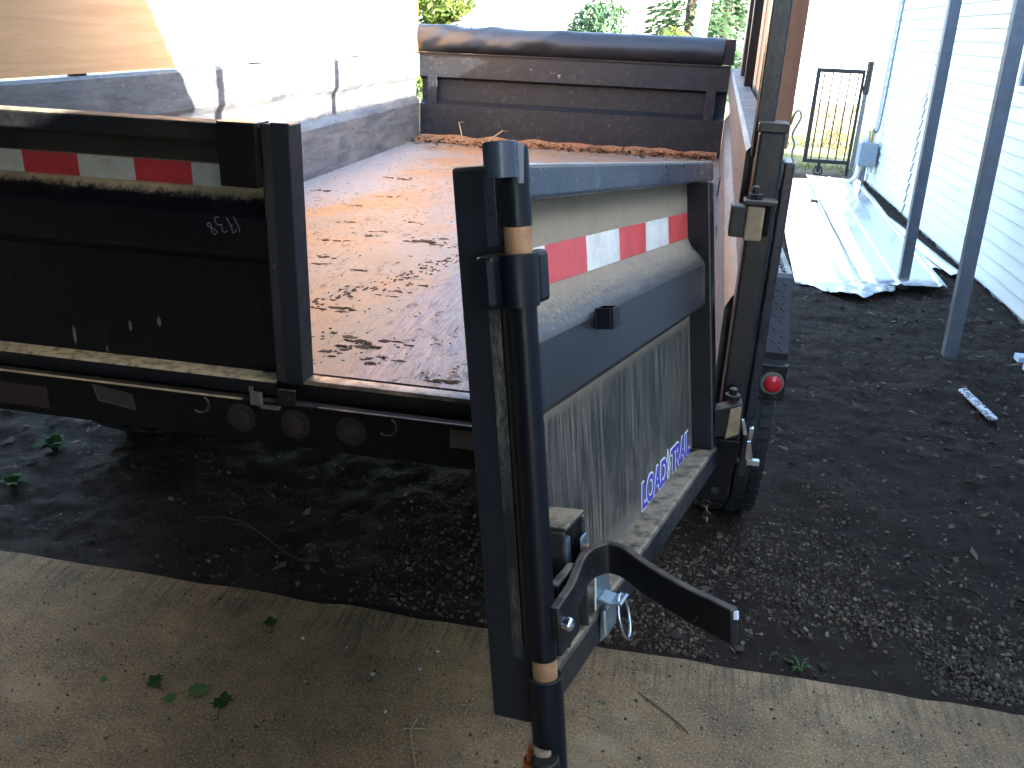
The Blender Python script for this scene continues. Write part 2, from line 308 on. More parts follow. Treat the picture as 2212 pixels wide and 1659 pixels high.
def m_leaf(name, col, col2):
    b = NB(name); f = b.noise(2.5, 5); c = b.mix(b.ramp(f, (.35, 0), (.65, 1)), col, col2)
    p = b.n('ShaderNodeBsdfPrincipled'); b.l(c, p.inputs['Base Color']); p.inputs['Roughness'].default_value = .8; p.inputs['Specular IOR Level'].default_value = .2
    t = b.n('ShaderNodeBsdfTranslucent'); b.l(c, t.inputs[0]); k = b.n('ShaderNodeMixShader'); k.inputs[0].default_value = .35
    b.l(p.outputs[0], k.inputs[1]); b.l(t.outputs[0], k.inputs[2]); b.l(k.outputs[0], b.out.inputs[0]); return b.m
M_LEAF_Y = m_leaf('sunny_leaf', (.10, .13, .025), (.05, .085, .018))
M_LEAF_D = m_leaf('conifer_needle', (.022, .055, .028), (.038, .075, .03))
M_LEAF_S = m_leaf('shrub_leaf', (.035, .085, .045), (.06, .11, .05))
M_LEAF_G = m_leaf('fallen_green_leaf', (.02, .055, .016), (.035, .08, .02))
M_LEAF_P = m_leaf('fallen_pale_leaf', (.12, .19, .06), (.09, .16, .05))
M_LEAF_W = m_leaf('bleached_leaf', (.30, .28, .23), (.22, .20, .16))
M_LEAF_X = m_leaf('dead_leaf', (.085, .075, .06), (.055, .046, .036))
M_TWIG = simple('dry_twig', (.14, .09, .05), .85, 0, .4, 30)
M_TWIGD = simple('shaded_twig', (.034, .025, .018), .9, 0, .4, 30)  # twig colour darkened to paint the shade under the trailer
M_STRAW = simple('dry_straw', (.36, .29, .17), .8, 0, .3, 30)
M_MUD = vcol('dried_mud', .95, .15)
M_UNDER = simple('roof_underside', (.045, .052, .066), .8, 0, .3, 6, .1)

# ------------------------------------------------------------------ mesh helpers
class MB:
    def __init__(s): s.v = []; s.f = []
    def add(s, vs, fs):
        k = len(s.v); s.v += [tuple(p) for p in vs]; s.f += [tuple(i+k for i in f) for f in fs]; return s
    def box(s, x0, x1, y0, y1, z0, z1):
        return s.add([(x0, y0, z0), (x1, y0, z0), (x1, y1, z0), (x0, y1, z0), (x0, y0, z1), (x1, y0, z1), (x1, y1, z1), (x0, y1, z1)],
                     [(0, 3, 2, 1), (4, 5, 6, 7), (0, 1, 5, 4), (1, 2, 6, 5), (2, 3, 7, 6), (3, 0, 4, 7)])
    def hexa(s, p):     # eight corners, bottom four then top four
        return s.add(p, [(0, 3, 2, 1), (4, 5, 6, 7), (0, 1, 5, 4), (1, 2, 6, 5), (2, 3, 7, 6), (3, 0, 4, 7)])
    def loft(s, rings, cap=True, closed=True):
        k = len(s.v); n = len(rings[0]); vs = [p for r in rings for p in r]; fs = []
        for i in range(len(rings)-1):
            for j in range(n if closed else n-1):
                a = i*n+j; b2 = i*n+(j+1) % n; fs.append((a, b2, b2+n, a+n))
        if cap and closed: fs.append(tuple(range(n-1, -1, -1))); fs.append(tuple(range((len(rings)-1)*n, len(rings)*n)))
        return s.add(vs, fs)
    def tube(s, pts, r, n=12, cap=True):
        pts = [Vector(p) for p in pts]; rings = []; rr = r if isinstance(r, (list, tuple)) else [r]*len(pts)
        ref = None
        for i, p in enumerate(pts):
            t = (pts[min(i+1, len(pts)-1)]-pts[max(i-1, 0)]).normalized()
            if ref is None: ref = t.orthogonal().normalized()
            a = (ref-t*ref.dot(t)).normalized(); ref = a; c = t.cross(a)
            rings.append([p+a*math.cos(2*math.pi*j/n)*rr[i]+c*math.sin(2*math.pi*j/n)*rr[i] for j in range(n)])
        return s.loft(rings, cap)
    def pipe(s, p0, p1, ro, ri, n=20):     # hollow tube
        p0 = Vector(p0); p1 = Vector(p1); t = (p1-p0).normalized(); a = t.orthogonal().normalized(); c = t.cross(a)
        R = lambda p, r: [p+a*math.cos(2*math.pi*j/n)*r+c*math.sin(2*math.pi*j/n)*r for j in range(n)]
        s.loft([R(p0, ro), R(p1, ro), R(p1, ri), R(p0, ri), R(p0, ro)], False); return s
    def ring(s, c, nrm, r, tr, n=24, m=8, arc=1.0):
        c = Vector(c); t = Vector(nrm).normalized(); a = t.orthogonal().normalized(); b2 = t.cross(a)
        pts = [c+a*math.cos(2*math.pi*arc*j/n)*r+b2*math.sin(2*math.pi*arc*j/n)*r for j in range(n+1)]
        return s.tube(pts, tr, m, arc < 1)
    def disc(s, c, nrm, r, h, n=24, dome=0):
        c = Vector(c); t = Vector(nrm).normalized(); a = t.orthogonal().normalized(); b2 = t.cross(a)
        R = lambda q, rr: [c+t*q+a*math.cos(2*math.pi*j/n)*rr+b2*math.sin(2*math.pi*j/n)*rr for j in range(n)]
        rings = [R(0, r), R(h, r)]
        if dome: rings += [R(h+dome*.6, r*.75), R(h+dome*.95, r*.35)]
        return s.loft(rings)
    def prism(s, prof, axis, a, b2):       # 2D profile extruded along x or y
        mk = (lambda p, q: (q, p[0], p[1])) if axis == 'x' else ((lambda p, q: (p[0], q, p[1])) if axis == 'y' else (lambda p, q: (p[0], p[1], q)))
        return s.loft([[mk(p, a) for p in prof], [mk(p, b2) for p in prof]])
    def mesh(s, name, recalc=True, smooth=None):
        me = bpy.data.meshes.new(name); me.from_pydata(s.v, [], s.f); me.update()
        if recalc:
            bm = bmesh.new(); bm.from_mesh(me); bmesh.ops.recalc_face_normals(bm, faces=bm.faces); bm.to_mesh(me); bm.free()
        if smooth is not None:
            for p in me.polygons: p.use_smooth = True
            try: me.set_sharp_from_angle(angle=math.radians(smooth))
            except Exception: pass
        return me
    def build(s, name, mat, parent=None, bevel=0, smooth=None, recalc=True, seg=2):
        return link(name, s.mesh(name, recalc, smooth), mat, parent, bevel, seg)
def link(name, me, mat, parent=None, bevel=0, seg=2):
    o = bpy.data.objects.new(name, me); COL.objects.link(o)
    if mat is not None and not me.materials: me.materials.append(mat)
    if bevel:
        b = o.modifiers.new('bevel', 'BEVEL'); b.width = bevel; b.segments = seg; b.limit_method = 'ANGLE'; b.angle_limit = math.radians(40); b.harden_normals = False
    if parent is not None:
        o.parent = parent
        if parent.parent is None: o.matrix_parent_inverse = Matrix.Translation(-parent.location)
    return o
def smooth_pts(p, k=4):
    out = []
    for i in range(len(p)-1):
        p0 = p[max(i-1, 0)]; p1 = p[i]; p2 = p[i+1]; p3 = p[min(i+2, len(p)-1)]
        for s_ in range(k):
            t = s_/k; out.append(tuple(.5*((2*p1[j])+(-p0[j]+p2[j])*t+(2*p0[j]-5*p1[j]+4*p2[j]-p3[j])*t*t+(-p0[j]+3*p1[j]-3*p2[j]+p3[j])*t**3) for j in range(len(p1))))
    return out+[p[-1]]
def thing(name, label, cat, loc, group=None):
    o = bpy.data.objects.new(name, None); COL.objects.link(o); o.location = loc; o.empty_display_size = .1
    o['label'] = label; o['category'] = cat
    if group: o['group'] = group
    return o
def tag(o, label, cat, group=None):
    o['label'] = label; o['category'] = cat
    if group: o['group'] = group
    return o
def structure(o): o['kind'] = 'structure'; return o
def stuff(o, label=None, cat=None):
    o['kind'] = 'stuff'
    if label: o['label'] = label; o['category'] = cat
    return o
def box(name, mat, parent, x0, x1, y0, y1, z0, z1, bevel=.002): return MB().box(x0, x1, y0, y1, z0, z1).build(name, mat, parent, bevel)

# ------------------------------------------------------------------ ground
def axis(segs):
    out = []
    for a, b, n in segs: out += list(np.linspace(a, b, n, endpoint=False))
    return np.array(out+[segs[-1][1]])
SLAB_Y = 0.115
def ground_z(x, y):
    z = G-.012
    if y > SLAB_Y-.02:
        k = min(1, (y-SLAB_Y+.02)/.12)
        z += k*(.024*noise.fractal(Vector((x*2.1, y*2.1, 3)), .9, 2.1, 3) + .016*noise.fractal(Vector((x*9, y*9, 1)), .8, 2.1, 4))*(1 if y < 12 else .4)
    return z
xs = axis([(-400, -30, 10), (-30, -4, 24), (-4, -1.9, 24), (-1.9, 3.0, 210), (3.0, 6, 16), (6, 40, 20), (40, 400, 10)])
ys = axis([(-400, -30, 8), (-30, SLAB_Y-.03, 12), (SLAB_Y-.03, 5, 230), (5, 10, 90), (10, 40, 50), (40, 600, 14)])
vs_ = [(x, y, (ground_z(x, y) if y >= SLAB_Y-.03 else G-.09)) for y in ys for x in xs]
nx = len(xs); fs_ = [(j*nx+i, j*nx+i+1, (j+1)*nx+i+1, (j+1)*nx+i) for j in range(len(ys)-1) for i in range(nx-1)]
me = bpy.data.meshes.new('ground'); me.from_pydata(vs_, [], fs_)
for p in me.polygons: p.use_smooth = True
structure(link('ground', me, M_DIRT))
# concrete slab, slightly ragged front edge
mb = MB(); n = 170; xx = np.linspace(-6, 6, n); top = []; bot = []
edge = [SLAB_Y+.012*noise.fractal(Vector((x*6, 0, 0)), .8, 2, 4) for x in xx]
rows = [[(x, -9, G) for x in xx], [(x, e-.012, G) for x, e in zip(xx, edge)], [(x, e, G-.009) for x, e in zip(xx, edge)], [(x, e, G-.12) for x, e in zip(xx, edge)]]
mb.loft(rows, False, False); structure(mb.build('concrete_slab', M_CONC, recalc=False, smooth=40))

def scatter(name, mat, pts, sizes, cols, kind, flat=.6, seed=1):
    """many small irregular stones or chips in one mesh"""
    r = np.random.default_rng(seed); N = len(pts)
    base = np.array([(1, 0, 0), (-1, 0, 0), (0, 1, 0), (0, -1, 0), (0, 0, 1), (0, 0, -1)], float)
    if kind == 'stone':
        # truncated irregular box: 8 corners
        base = np.array([(-1, -1, -1), (1, -1, -1), (1, 1, -1), (-1, 1, -1), (-.7, -.7, 1), (.7, -.7, 1), (.7, .7, 1), (-.7, .7, 1)], float)*.6
        quads = [(0, 3, 2, 1), (4, 5, 6, 7), (0, 1, 5, 4), (1, 2, 6, 5), (2, 3, 7, 6), (3, 0, 4, 7)]
    else:
        base = np.array([(-1, 0, 0), (-.2, -.6, .15), (1, 0, .3), (-.1, .6, .1)], float); quads = [(0, 1, 2, 3)]
    nb = len(base)
    V = base[None]*(1+r.uniform(-.38, .38, (N, nb, 3)))
    V = V*np.stack([r.uniform(.7, 1.3, N), r.uniform(.7, 1.2, N), np.full(N, flat)*r.uniform(.7, 1.3, N)], 1)[:, None]
    a = r.uniform(0, 2*np.pi, N); t = r.uniform(-.5, .5, (N, 2))
    ca, sa = np.cos(a)[:, None], np.sin(a)[:, None]
    x, y, z = V[..., 0], V[..., 1], V[..., 2]
    z = z+x*t[:, :1]+y*t[:, 1:]
    V = np.stack([x*ca-y*sa, x*sa+y*ca, z], -1)*np.asarray(sizes)[:, None, None]+np.asarray(pts)[:, None]
    me = bpy.data.meshes.new(name); me.vertices.add(N*nb); me.vertices.foreach_set('co', V.reshape(-1))
    q = np.array(quads); Q = (q[None]+(np.arange(N)*nb)[:, None, None]).reshape(-1, 4)
    me.loops.add(Q.size); me.loops.foreach_set('vertex_index', Q.reshape(-1).astype(np.int32)); me.polygons.add(len(Q))
    me.polygons.foreach_set('loop_start', np.arange(0, Q.size, 4, dtype=np.int32)); me.polygons.foreach_set('loop_total', np.full(len(Q), 4, np.int32))
    me.update(calc_edges=True); me.validate()
    ca_ = me.color_attributes.new('Col', 'FLOAT_COLOR', 'POINT')
    cc = np.concatenate([np.repeat(np.asarray(cols), nb, 0), np.ones((N*nb, 1))], 1); ca_.data.foreach_set('color', cc.astype(np.float32).reshape(-1))
    return stuff(link(name, me, mat))
def pal(N, cols, r, var=.3):
    c = np.array(cols)[r.integers(0, len(cols), N)]; return np.clip(c*r.uniform(1-var, 1+var, (N, 1)), 0, 1)
# gravel strip along the slab
r = np.random.default_rng(3); pts = []
while len(pts) < 12500:
    x = r.uniform(-.7, 2.6); y = SLAB_Y+.02+abs(r.normal(0, .42)); 
    if y > 1.7: continue
    dens = noise.fractal(Vector((x*1.7, y*1.7, 5)), 1, 2, 3)*1.2+.50-.25*(y > .9)
    if x < .5: dens *= max(.05, (x+.15)/.65)
    if 1.0 < x < 1.55 and y < .42: dens -= .45
    if x > 1.5: dens -= .22
    if r.uniform() < dens: pts.append((x, y, ground_z(x, y)+.001))
N = len(pts); sz = np.clip(r.lognormal(math.log(.0047), .45, N), .0018, .013)
cols = pal(N, [(.072, .048, .028), (.095, .064, .038), (.135, .092, .055), (.045, .031, .020), (.17, .118, .068), (.080, .058, .038)], r, .45)
cols[r.uniform(size=N) < .012] = (.30, .25, .17)
stuff(scatter('gravel', M_STONE, pts, sz, cols, 'stone', .65, 4), 'small grey-brown gravel stones strewn along the slab edge', 'gravel')
# crumbs of grit on the slab
pts = [(x, y, G+.001) for x, y in zip(r.uniform(-1.4, 2.4, 3600), r.uniform(-.62, SLAB_Y-.03, 3600))]
stuff(scatter('grit', M_STONE, pts, np.clip(r.lognormal(math.log(.0020), .5, 3600), .0008, .006), pal(3600, [(.06, .045, .033), (.10, .08, .06), (.30, .25, .18), (.22, .18, .13)], r), 'stone', .6, 9), 'fine grit and crumbs strewn over the concrete', 'grit')
# leaf litter and wood chips on the dirt
pts = []
while len(pts) < 16000:
    x = r.uniform(-2.2, 2.85); y = r.uniform(SLAB_Y+.02, 6.0)
    if -1.0 < x < .9 and y > 1.2: continue
    if r.uniform() < .35+.6*noise.fractal(Vector((x*2.5, y*2.5, 8)), 1, 2, 3)+(.35 if x > 1.9 else 0): pts.append((x, y, ground_z(x, y)+.003))
N = len(pts)
stuff(scatter('leaf_litter', M_LITTER, pts, np.clip(r.lognormal(math.log(.0062), .5, N), .002, .026), pal(N, [(.07, .05, .036), (.11, .08, .055), (.045, .034, .026), (.16, .125, .09)], r, .4), 'chip', .8, 6), 'brown leaf litter and chips on the dark dirt', 'leaf litter')

# ------------------------------------------------------------------ dump trailer
TR = thing('dump_trailer', 'black dump trailer with one tailgate door sagging open and plywood sides', 'trailer', (0, 2.1, G))
L = 4.35; XL = -1.04
XR = lambda y: .921+.0267*y
mb = MB(); mb.hexa([(XL-.02, .006, -.02), (XR(0)+.03, .006, -.02), (XR(L)+.03, L+.02, -.02), (XL-.02, L+.02, -.02), (XL-.02, .006, 0), (XR(0)+.03, .006, 0), (XR(L)+.03, L+.02, 0), (XL-.02, L+.02, 0)]); floor = mb.build('bed_floor', M_FLOOR, TR)
# side-wall section: (inset outwards, height)
PROF = [(0, 0), (0, .240), (.010, .262), (.024, .280), (.026, .30), (.026, .375), (.022, .392), (.006, .412), (0, .424), (0, .555), (.008, .565), (.062, .565), (.062, .50), (.066, .48), (.066, -.08), (.004, -.08)]
def wall_rings(fx, ys, sgn): return [[(fx(y)+sgn*d, y, z) for d, z in PROF] for y in ys]
MB().loft(wall_rings(lambda y: XL, (-.0, L), -1)).build('left_side_wall', M_WALL, TR, smooth=20)
MB().loft(wall_rings(XR, (.035, L), 1)).build('right_side_wall', M_WALL, TR, smooth=20)
mb = MB(); FP = [(0, 0), (0, .235), (.06, .262), (.06, .40), (0, .418), (0, .565), (.07, .565), (.07, -.08), (0, -.08)]
mb.loft([[(x, L+d, z) for d, z in FP] for x in (XL+.001, 1.036)]); fw = mb.build('front_wall', M_FRONT, TR)
for gx in (-.985, .90): MB().hexa([(gx, L-.002, .236), (gx+.065, L-.002, .236), (gx+.065, L+.06, .236), (gx, L+.06, .236), (gx, L-.002, .42), (gx+.065, L-.002, .42), (gx+.065, L+.06, .42), (gx, L+.06, .42)]).build('gusset', M_FRONT, fw, .003)
# rolled tarp on the front wall
rings = []; NX = 120; NA = 28
for i in range(NX+1):
    x = -1.085+2.065*i/NX; ring = []
    fold = max(0, 1-(x+1.085)/1.15)
    for j in range(NA):
        a = 2*math.pi*j/NA
        s = math.sin(x*16+a*2.2+2*noise.noise(Vector((x*3, 0, 0)))); rr = .088+fold*(.013*s*abs(s)+.003*math.sin(x*41+a*3.1))+.005*noise.fractal(Vector((x*4, math.cos(a), math.sin(a))), 1, 2, 3)
        ring.append((x, L+.035+rr*math.cos(a)*.95, .655+rr*math.sin(a)))
    rings.append(ring)
tarp = MB().loft(rings).build('rolled_tarp', M_TARP, TR, smooth=60)
box('tarp_bracket', M_FRAME, TR, .982, 1.05, L-.03, L+.09, .58, .735, .004)
box('tarp_rail', M_FRAME, TR, -1.05, 1.04, L-.012, L+.06, .566, .576, .002)
# brown plank of dirt and litter against the front wall
# plywood sideboards and stakes
PT = 1.24
MB().box(XL-.025, XL-.006, -.10, L-.02, .572, 1.50).build('plywood_sideboard', M_PLY, TR, .001)
mb = MB(); mb.hexa([(XR(.9)+.105, .75, .47), (XR(.9)+.123, .75, .47), (XR(L)+.073, L-.05, .47), (XR(L)+.055, L-.05, .47), (XR(.9)+.105, .75, PT), (XR(.9)+.123, .75, PT), (XR(L)+.073, L-.05, PT), (XR(L)+.055, L-.05, PT)])
mb.build('plywood_sideboard', M_PLYR, TR, .001)
MB().hexa([(.981, .30, .535), (1.026, .30, .535), (1.020, .36, .535), (.985, .36, .535), (.981, .30, PT-.02), (1.026, .30, PT-.02), (1.020, .36, PT-.02), (.985, .36, PT-.02)]).build('plank_end', M_PLANK, TR, .002)
for sx, sy, zt, z0 in ((1.048, 3.2, PT, .45), (1.018, 2.22, 1.52, .45), (1.0, 1.0, 1.52, .45)):
    MB().box(sx, sx+.036, sy, sy+.05, z0, zt).build('stake', M_FRAME, TR, .003)
for y in (.8, 2.0, 3.2): MB().box(XL-.066, XL-.028, y, y+.045, .45, 1.5).build('stake', M_FRAME, TR, .003)
MB().box(.930, .965, .0, .045, .55, PT).build('stake', M_GLOSS, TR, .003)
# rear corner post, its receiver and hinges
mb = MB(); mb.box(.937, .986, -.032, .030, -.16, .60)
post = mb.build('corner_post', M_FRAME, TR, .006)
MB().add([(.934, -.035, .598), (.989, -.035, .598), (.989, .033, .598), (.934, .033, .598), (.934, -.035, .616), (.989, -.035, .616), (.989, .033, .616), (.934, .033, .616)], [(0, 3, 2, 1), (0, 1, 5, 4), (1, 2, 6, 5), (2, 3, 7, 6), (3, 0, 4, 7), (4, 5, 6, 7)]).build('post_collar', M_GLOSS, post, .003)
box('outer_channel', M_GLOSS, TR, .992, 1.012, -.012, .06, -.12, .545, .004)
pts = [(.990, -.03, .615), (.994, -.034, .635), (1.002, -.034, .640), (1.006, -.034, .628), (.998, -.034, .608), (.996, -.034, .595), (1.002, -.034, .582), (1.0, -.034, .565), (1.006, -.034, .548)]
MB().tube(smooth_pts(pts), .0021, 8).build('cotter_pin', M_ZINC, TR, smooth=60)
# upper hinge, torn from the door
h = box('upper_hinge', M_MUDW, TR, .931, .964, -.075, -.033, .405, .470, .004)
box('hinge_leaf', M_FRAME, h, .903, .930, -.082, -.045, .412, .470, .003)
box('hinge_ear', M_REAR, h, .965, .976, -.07, -.034, .415, .468, .003)
box('hinge_plate', M_FRAME, h, .925, .985, -.078, -.034, .472, .481, .002)
MB().disc((.944, -.056, .481), (0, 0, 1), .014, .010, 6).build('bolt', M_FRAME, h)
MB().disc((.944, -.056, .491), (0, 0, 1), .007, .012, 12, .003).build('bolt', M_FRAME, h)
# lower hinge still holding the door
h = MB().hexa([(.928, -.07, -.012), (.982, -.07, .012), (.982, -.034, .012), (.928, -.034, -.012), (.924, -.07, .052), (.977, -.07, .074), (.977, -.034, .074), (.924, -.034, .052)]).build('lower_hinge', M_FRAME, TR, .003)
MB().hexa([(.952, -.074, -.008), (.978, -.074, .008), (.978, -.070, .008), (.952, -.070, -.008), (.955, -.074, .060), (.976, -.074, .070), (.976, -.070, .070), (.955, -.070, .060)]).build('mud_patch', M_MUDW, h, .001)
MB().disc((.957, -.055, .076), (0, 0, 1), .016, .010, 8).build('bolt', M_FRAME, h)
MB().disc((.957, -.055, .086), (0, 0, 1), .008, .012, 12, .003).build('bolt', M_FRAME, h)
hp = MB().hexa([(.905, -.055, -.165), (.972, -.055, -.165), (.972, -.045, -.165), (.905, -.045, -.165), (.915, -.055, -.02), (.988, -.055, -.02), (.988, -.045, -.02), (.915, -.045, -.02)]).build('hinge_gusset', M_REAR, TR, .003)
MB().disc((.949, -.0552, -.138), (0, -1, 0), .008, .0006, 16).build('gusset_hole', M_BLACK, hp)
for i in range(4): MB().ring((.935+.002*i, -.05, -.176-.014*i), (1, 0, 0) if i % 2 else (0, 1, 0), .0085, .0022, 16, 6).build('chain_link', M_SILL if i else M_SILL, hp, smooth=60)
c = MB().hexa([(.988, -.06, .0), (.998, -.06, .0), (.998, -.05, .0), (.988, -.05, .0), (.980, -.06, .035), (.986, -.06, .035), (.986, -.05, .035), (.980, -.05, .035)]).build('door_holdback', M_CHROME, TR, .001)
MB().hexa([(1.000, -.06, -.055), (1.016, -.06, -.055), (1.016, -.05, -.055), (1.000, -.05, -.055), (.998, -.06, -.012), (1.006, -.06, -.012), (1.006, -.05, -.012), (.998, -.05, -.012)]).build('holdback_tab', M_CHROME, c, .001)
MB().box(.999, 1.008, -.06, -.05, -.008, .018).build('holdback_tab', M_CHROME, c, .001)
MB().box(1.004, 1.03, -.058, -.046, -.068, -.056).build('holdback_tab', M_ZINC, c, .001)
box('hanging_plate', M_REAR, TR, .984, .992, -.045, -.02, -.16, -.07, .002)

# ---- rear beam, sill, lamps
beam = MB().box(-1.04, .905, -.1, -.075, -.142, -.036).build('rear_beam', M_REAR, TR, .004)
MB().box(-.95, .88, .45, .6, -.28, -.09).build('rear_cross_member', M_REAR, TR, .004)
for cx in (-.62, .44): MB().box(cx, cx+.09, .61, L-.1, -.28, -.09).build('frame_rail', M_REAR, TR, .004)
box('frame_deck', M_REAR, TR, -1.03, .91, -.06, L, -.085, -.05, .003)
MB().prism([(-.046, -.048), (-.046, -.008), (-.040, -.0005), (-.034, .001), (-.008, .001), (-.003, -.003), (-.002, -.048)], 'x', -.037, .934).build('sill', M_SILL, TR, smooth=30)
MB().prism([(-.066, -.036), (-.066, -.004), (-.060, .001), (-.004, .002), (-.002, -.036)], 'x', -1.0, -.039).build('door_ledge', M_LEDGE, TR, smooth=30)
MB().box(-.99, -.105, -.106, -.101, -.037, -.033).build('angle_lip', M_STRAW, TR, .001)
MB().box(.075, .60, -.106, -.101, -.036, -.033).build('angle_lip', M_SILL, TR, .001)
for lx in (-.110, .020, .150):
    g = MB().disc((lx, -.1, -.082), (0, -1, 0), .034, .006, 28).build('lamp_grommet', M_GROMD, beam, smooth=30)
    MB().disc((lx, -.106, -.082), (0, -1, 0), .023, .004, 24, .005).build('lamp_lens', M_LENSD, beam, smooth=60)
for rx in (-.209, .235): MB().ring((rx, -.105, -.060), (.1, -1, .1), .020, .0025, 24, 8, .55).build('hook_ring', M_SILL, beam, smooth=60)
box('red_reflector', M_LENSD, beam, -.80, -.605, -.103, -.1, -.122, -.066, .002)
s = MB().hexa([(-.468, -.1025, -.083), (-.376, -.1025, -.096), (-.376, -.1, -.096), (-.468, -.1, -.083), (-.478, -.1025, -.044), (-.380, -.1025, -.058), (-.380, -.1, -.058), (-.478, -.1, -.044)]).build('sticker', M_STICK, beam)
MB().hexa([(-.468, -.1035, -.084), (-.376, -.1035, -.097), (-.376, -.1027, -.097), (-.468, -.1027, -.084), (-.4682, -.1035, -.0825), (-.376, -.1035, -.0955), (-.376, -.1027, -.0955), (-.4682, -.1027, -.0825)]).build('sticker_edge', M_STICKL, beam)
MB().hexa([(-.470, -.1035, -.084), (-.468, -.1035, -.084), (-.468, -.1027, -.084), (-.470, -.1027, -.084), (-.480, -.1035, -.044), (-.478, -.1035, -.044), (-.478, -.1027, -.044), (-.480, -.1027, -.044)]).build('sticker_edge', M_STICKL, beam)
box('sticker', M_STICK, beam, .379, .46, -.1025, -.1, -.088, -.047, 0); box('sticker_header', M_STICKR, beam, .382, .46, -.1032, -.1026, -.058, -.049, 0)
for i in range(5): box('sticker_line', M_STICKL, beam, .383, .46, -.1032, -.1026, -.084+i*.005, -.0825+i*.005, 0)
box('sticker_edge', M_STICKL, beam, .377, .3788, -.1034, -.1, -.090, -.046, 0); box('sticker_edge', M_STICKL, beam, .3789, .46, -.1034, -.1, -.090, -.0884, 0)
b_ = MB().box(-.084, -.056, -.108, -.102, -.045, -.012).build('latch_keeper', M_KEEP, TR, .002)
box('keeper_plate', M_KEEP, b_, -.056, -.012, -.118, -.102, -.047, -.041, .002)
box('keeper_plate', M_KEEP, b_, -.060, -.055, -.118, -.102, -.041, -.012, .001)
box('keeper_plate', M_KEEP, b_, -.083, -.074, -.112, -.106, -.0115, .001, .001)
kp = box('keeper_plate', M_SILL, b_, -.018, .024, -.106, -.101, -.038, .001, .002)
MB().disc((.010, -.1062, -.018), (0, -1, 0), .006, .0005, 14).build('keeper_hole', M_BLACK, b_)

# ---- tailgate doors.  local axes: u away from the hinge, n outwards, v up
def door(name, su, mat_panel, Mx, label, v0, v1, w=.958, left=False):
    H = .626; T = .064
    B = lambda m, u0, u1, n0, n1, a, b: m.box(*(sorted((su*u0, su*u1))), n0, n1, a, b)
    mb = MB(); B(mb, w-.040, w, -T, 0, v0, H)                        # free-side upright
    d = mb.build(name, M_EDGE, TR, .004); d.matrix_parent_inverse = Matrix.Translation(-TR.location); d.matrix_basis = Mx; d['label'] = label
    mh = MB(); B(mh, 0, .036, -T, 0, v1, H-.039); mh.build('hinge_upright', M_FRAME, d, .004)
    mt = MB(); B(mt, .0, w-.041, -T, 0, H-.038, H); mt.build('top_tube', M_TOP if not left else M_FRAME, d, .005)
    m2 = MB(); B(m2, -.004, w-.041, -T, .001, v0, v1); m2.build('bottom_tube', M_TUBE, d, .006) if not left else None
    # pressed panel with a rib
    pr = [(-.045, v1-.01), (-.045, .315), (-.044, .326), (-.006, .352), (-.001, .360), (.000, .436), (-.004, .443), (-.009, .448), (-.041, .477), (-.045, .482), (-.045, H-.03)]
    us = [.03, .037, .045, .06, .09]+list(np.linspace(.12, w-.05, 20))+[w-.03]; rings = []
    for u in us:
        k = 0 if u < .036 else (min(1, math.sin(min(1, (u-.034)/.05)*math.pi/2)) if not left else 1)
        rings.append([(su*u, -.045+(n_+.045)*(.35+.65*k), v) for n_, v in pr])
    MB().loft(rings, False, False).build('panel', mat_panel, d, smooth=28)
    mb = MB(); B(mb, .03, w-.02, -.063, -.055, v1-.01, H-.02); mb.build('back_sheet', M_FRAME, d)
    return d
def frame_matrix(o, X, Y, Z): return Matrix(((X[0], Y[0], Z[0], o[0]), (X[1], Y[1], Z[1], o[1]), (X[2], Y[2], Z[2], o[2]), (0, 0, 0, 1)))
a, b2, c2 = map(math.radians, (-103.76845, -6.21289, 9.40717))
U = Vector((math.cos(a), math.sin(a), 0)); V = Vector((0, 0, 1))
U2 = U*math.cos(b2)-V*math.sin(b2); V2 = V*math.cos(b2)+U*math.sin(b2); V3 = V2*math.cos(c2)+U2.cross(V2)*math.sin(c2); N3 = V3.cross(U2)
D = door('tailgate_door', 1, M_PANEL, frame_matrix((.947, -.053, -.081), U2, N3, V3), 'right tailgate door swung open and sagging on its lower hinge', 0, .046)
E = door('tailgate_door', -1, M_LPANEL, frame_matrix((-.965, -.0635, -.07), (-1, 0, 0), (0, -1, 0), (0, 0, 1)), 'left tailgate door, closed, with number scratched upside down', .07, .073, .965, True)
# tape: (u edges, colours) on the open door
def tapes(d, edges, first, v0, v1, n, mats, su):
    for i in range(len(edges)-1):
        e0, e1 = sorted((su*edges[i], su*edges[i+1])); m = mats[(i+first) % 2]
        MB().box(e0, e1, n, n+.0008, v0, v1).build('reflective_strip', m, d)
tapes(D, [.042, .187, .334, .477, .6235, .7715, .905], 0, .4825, .531, -.0445, (M_RED, M_WHITE), 1)
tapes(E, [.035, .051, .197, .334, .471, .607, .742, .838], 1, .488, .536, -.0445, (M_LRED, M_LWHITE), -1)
# ---- open door hardware
RU, RN = .980, .0165
rod = MB().tube([(RU, RN, -.045), (RU, RN, .077)], .0125, 18).tube([(RU, RN, .104), (RU, RN, .538)], .0145, 20).tube([(RU, RN, .566), (RU, RN, .640)], .0148, 20).build('latch_rod', M_ROD, D, smooth=50)
MB().tube([(RU, RN, .078), (RU, RN, .1035)], .0138, 20).build('rusty_rod_section', M_RUST, D, smooth=50)
MB().tube([(RU, RN, .539), (RU, RN, .5655)], .0138, 20).build('rusty_rod_section', M_RUST, D, smooth=50)
MB().pipe((RU+.004, RN-.001, .489), (RU+.004, RN-.001, .5405), .0205, .0150, 28).build('rod_collar', M_ROD, D, .001, smooth=40)
box('collar_weld_block', M_ROD, D, .962, 1.022, -.012, .006, .490, .541, .005)
box('collar_weld_block', M_ROD, D, .945, .974, .018, .034, .489, .541, .005)
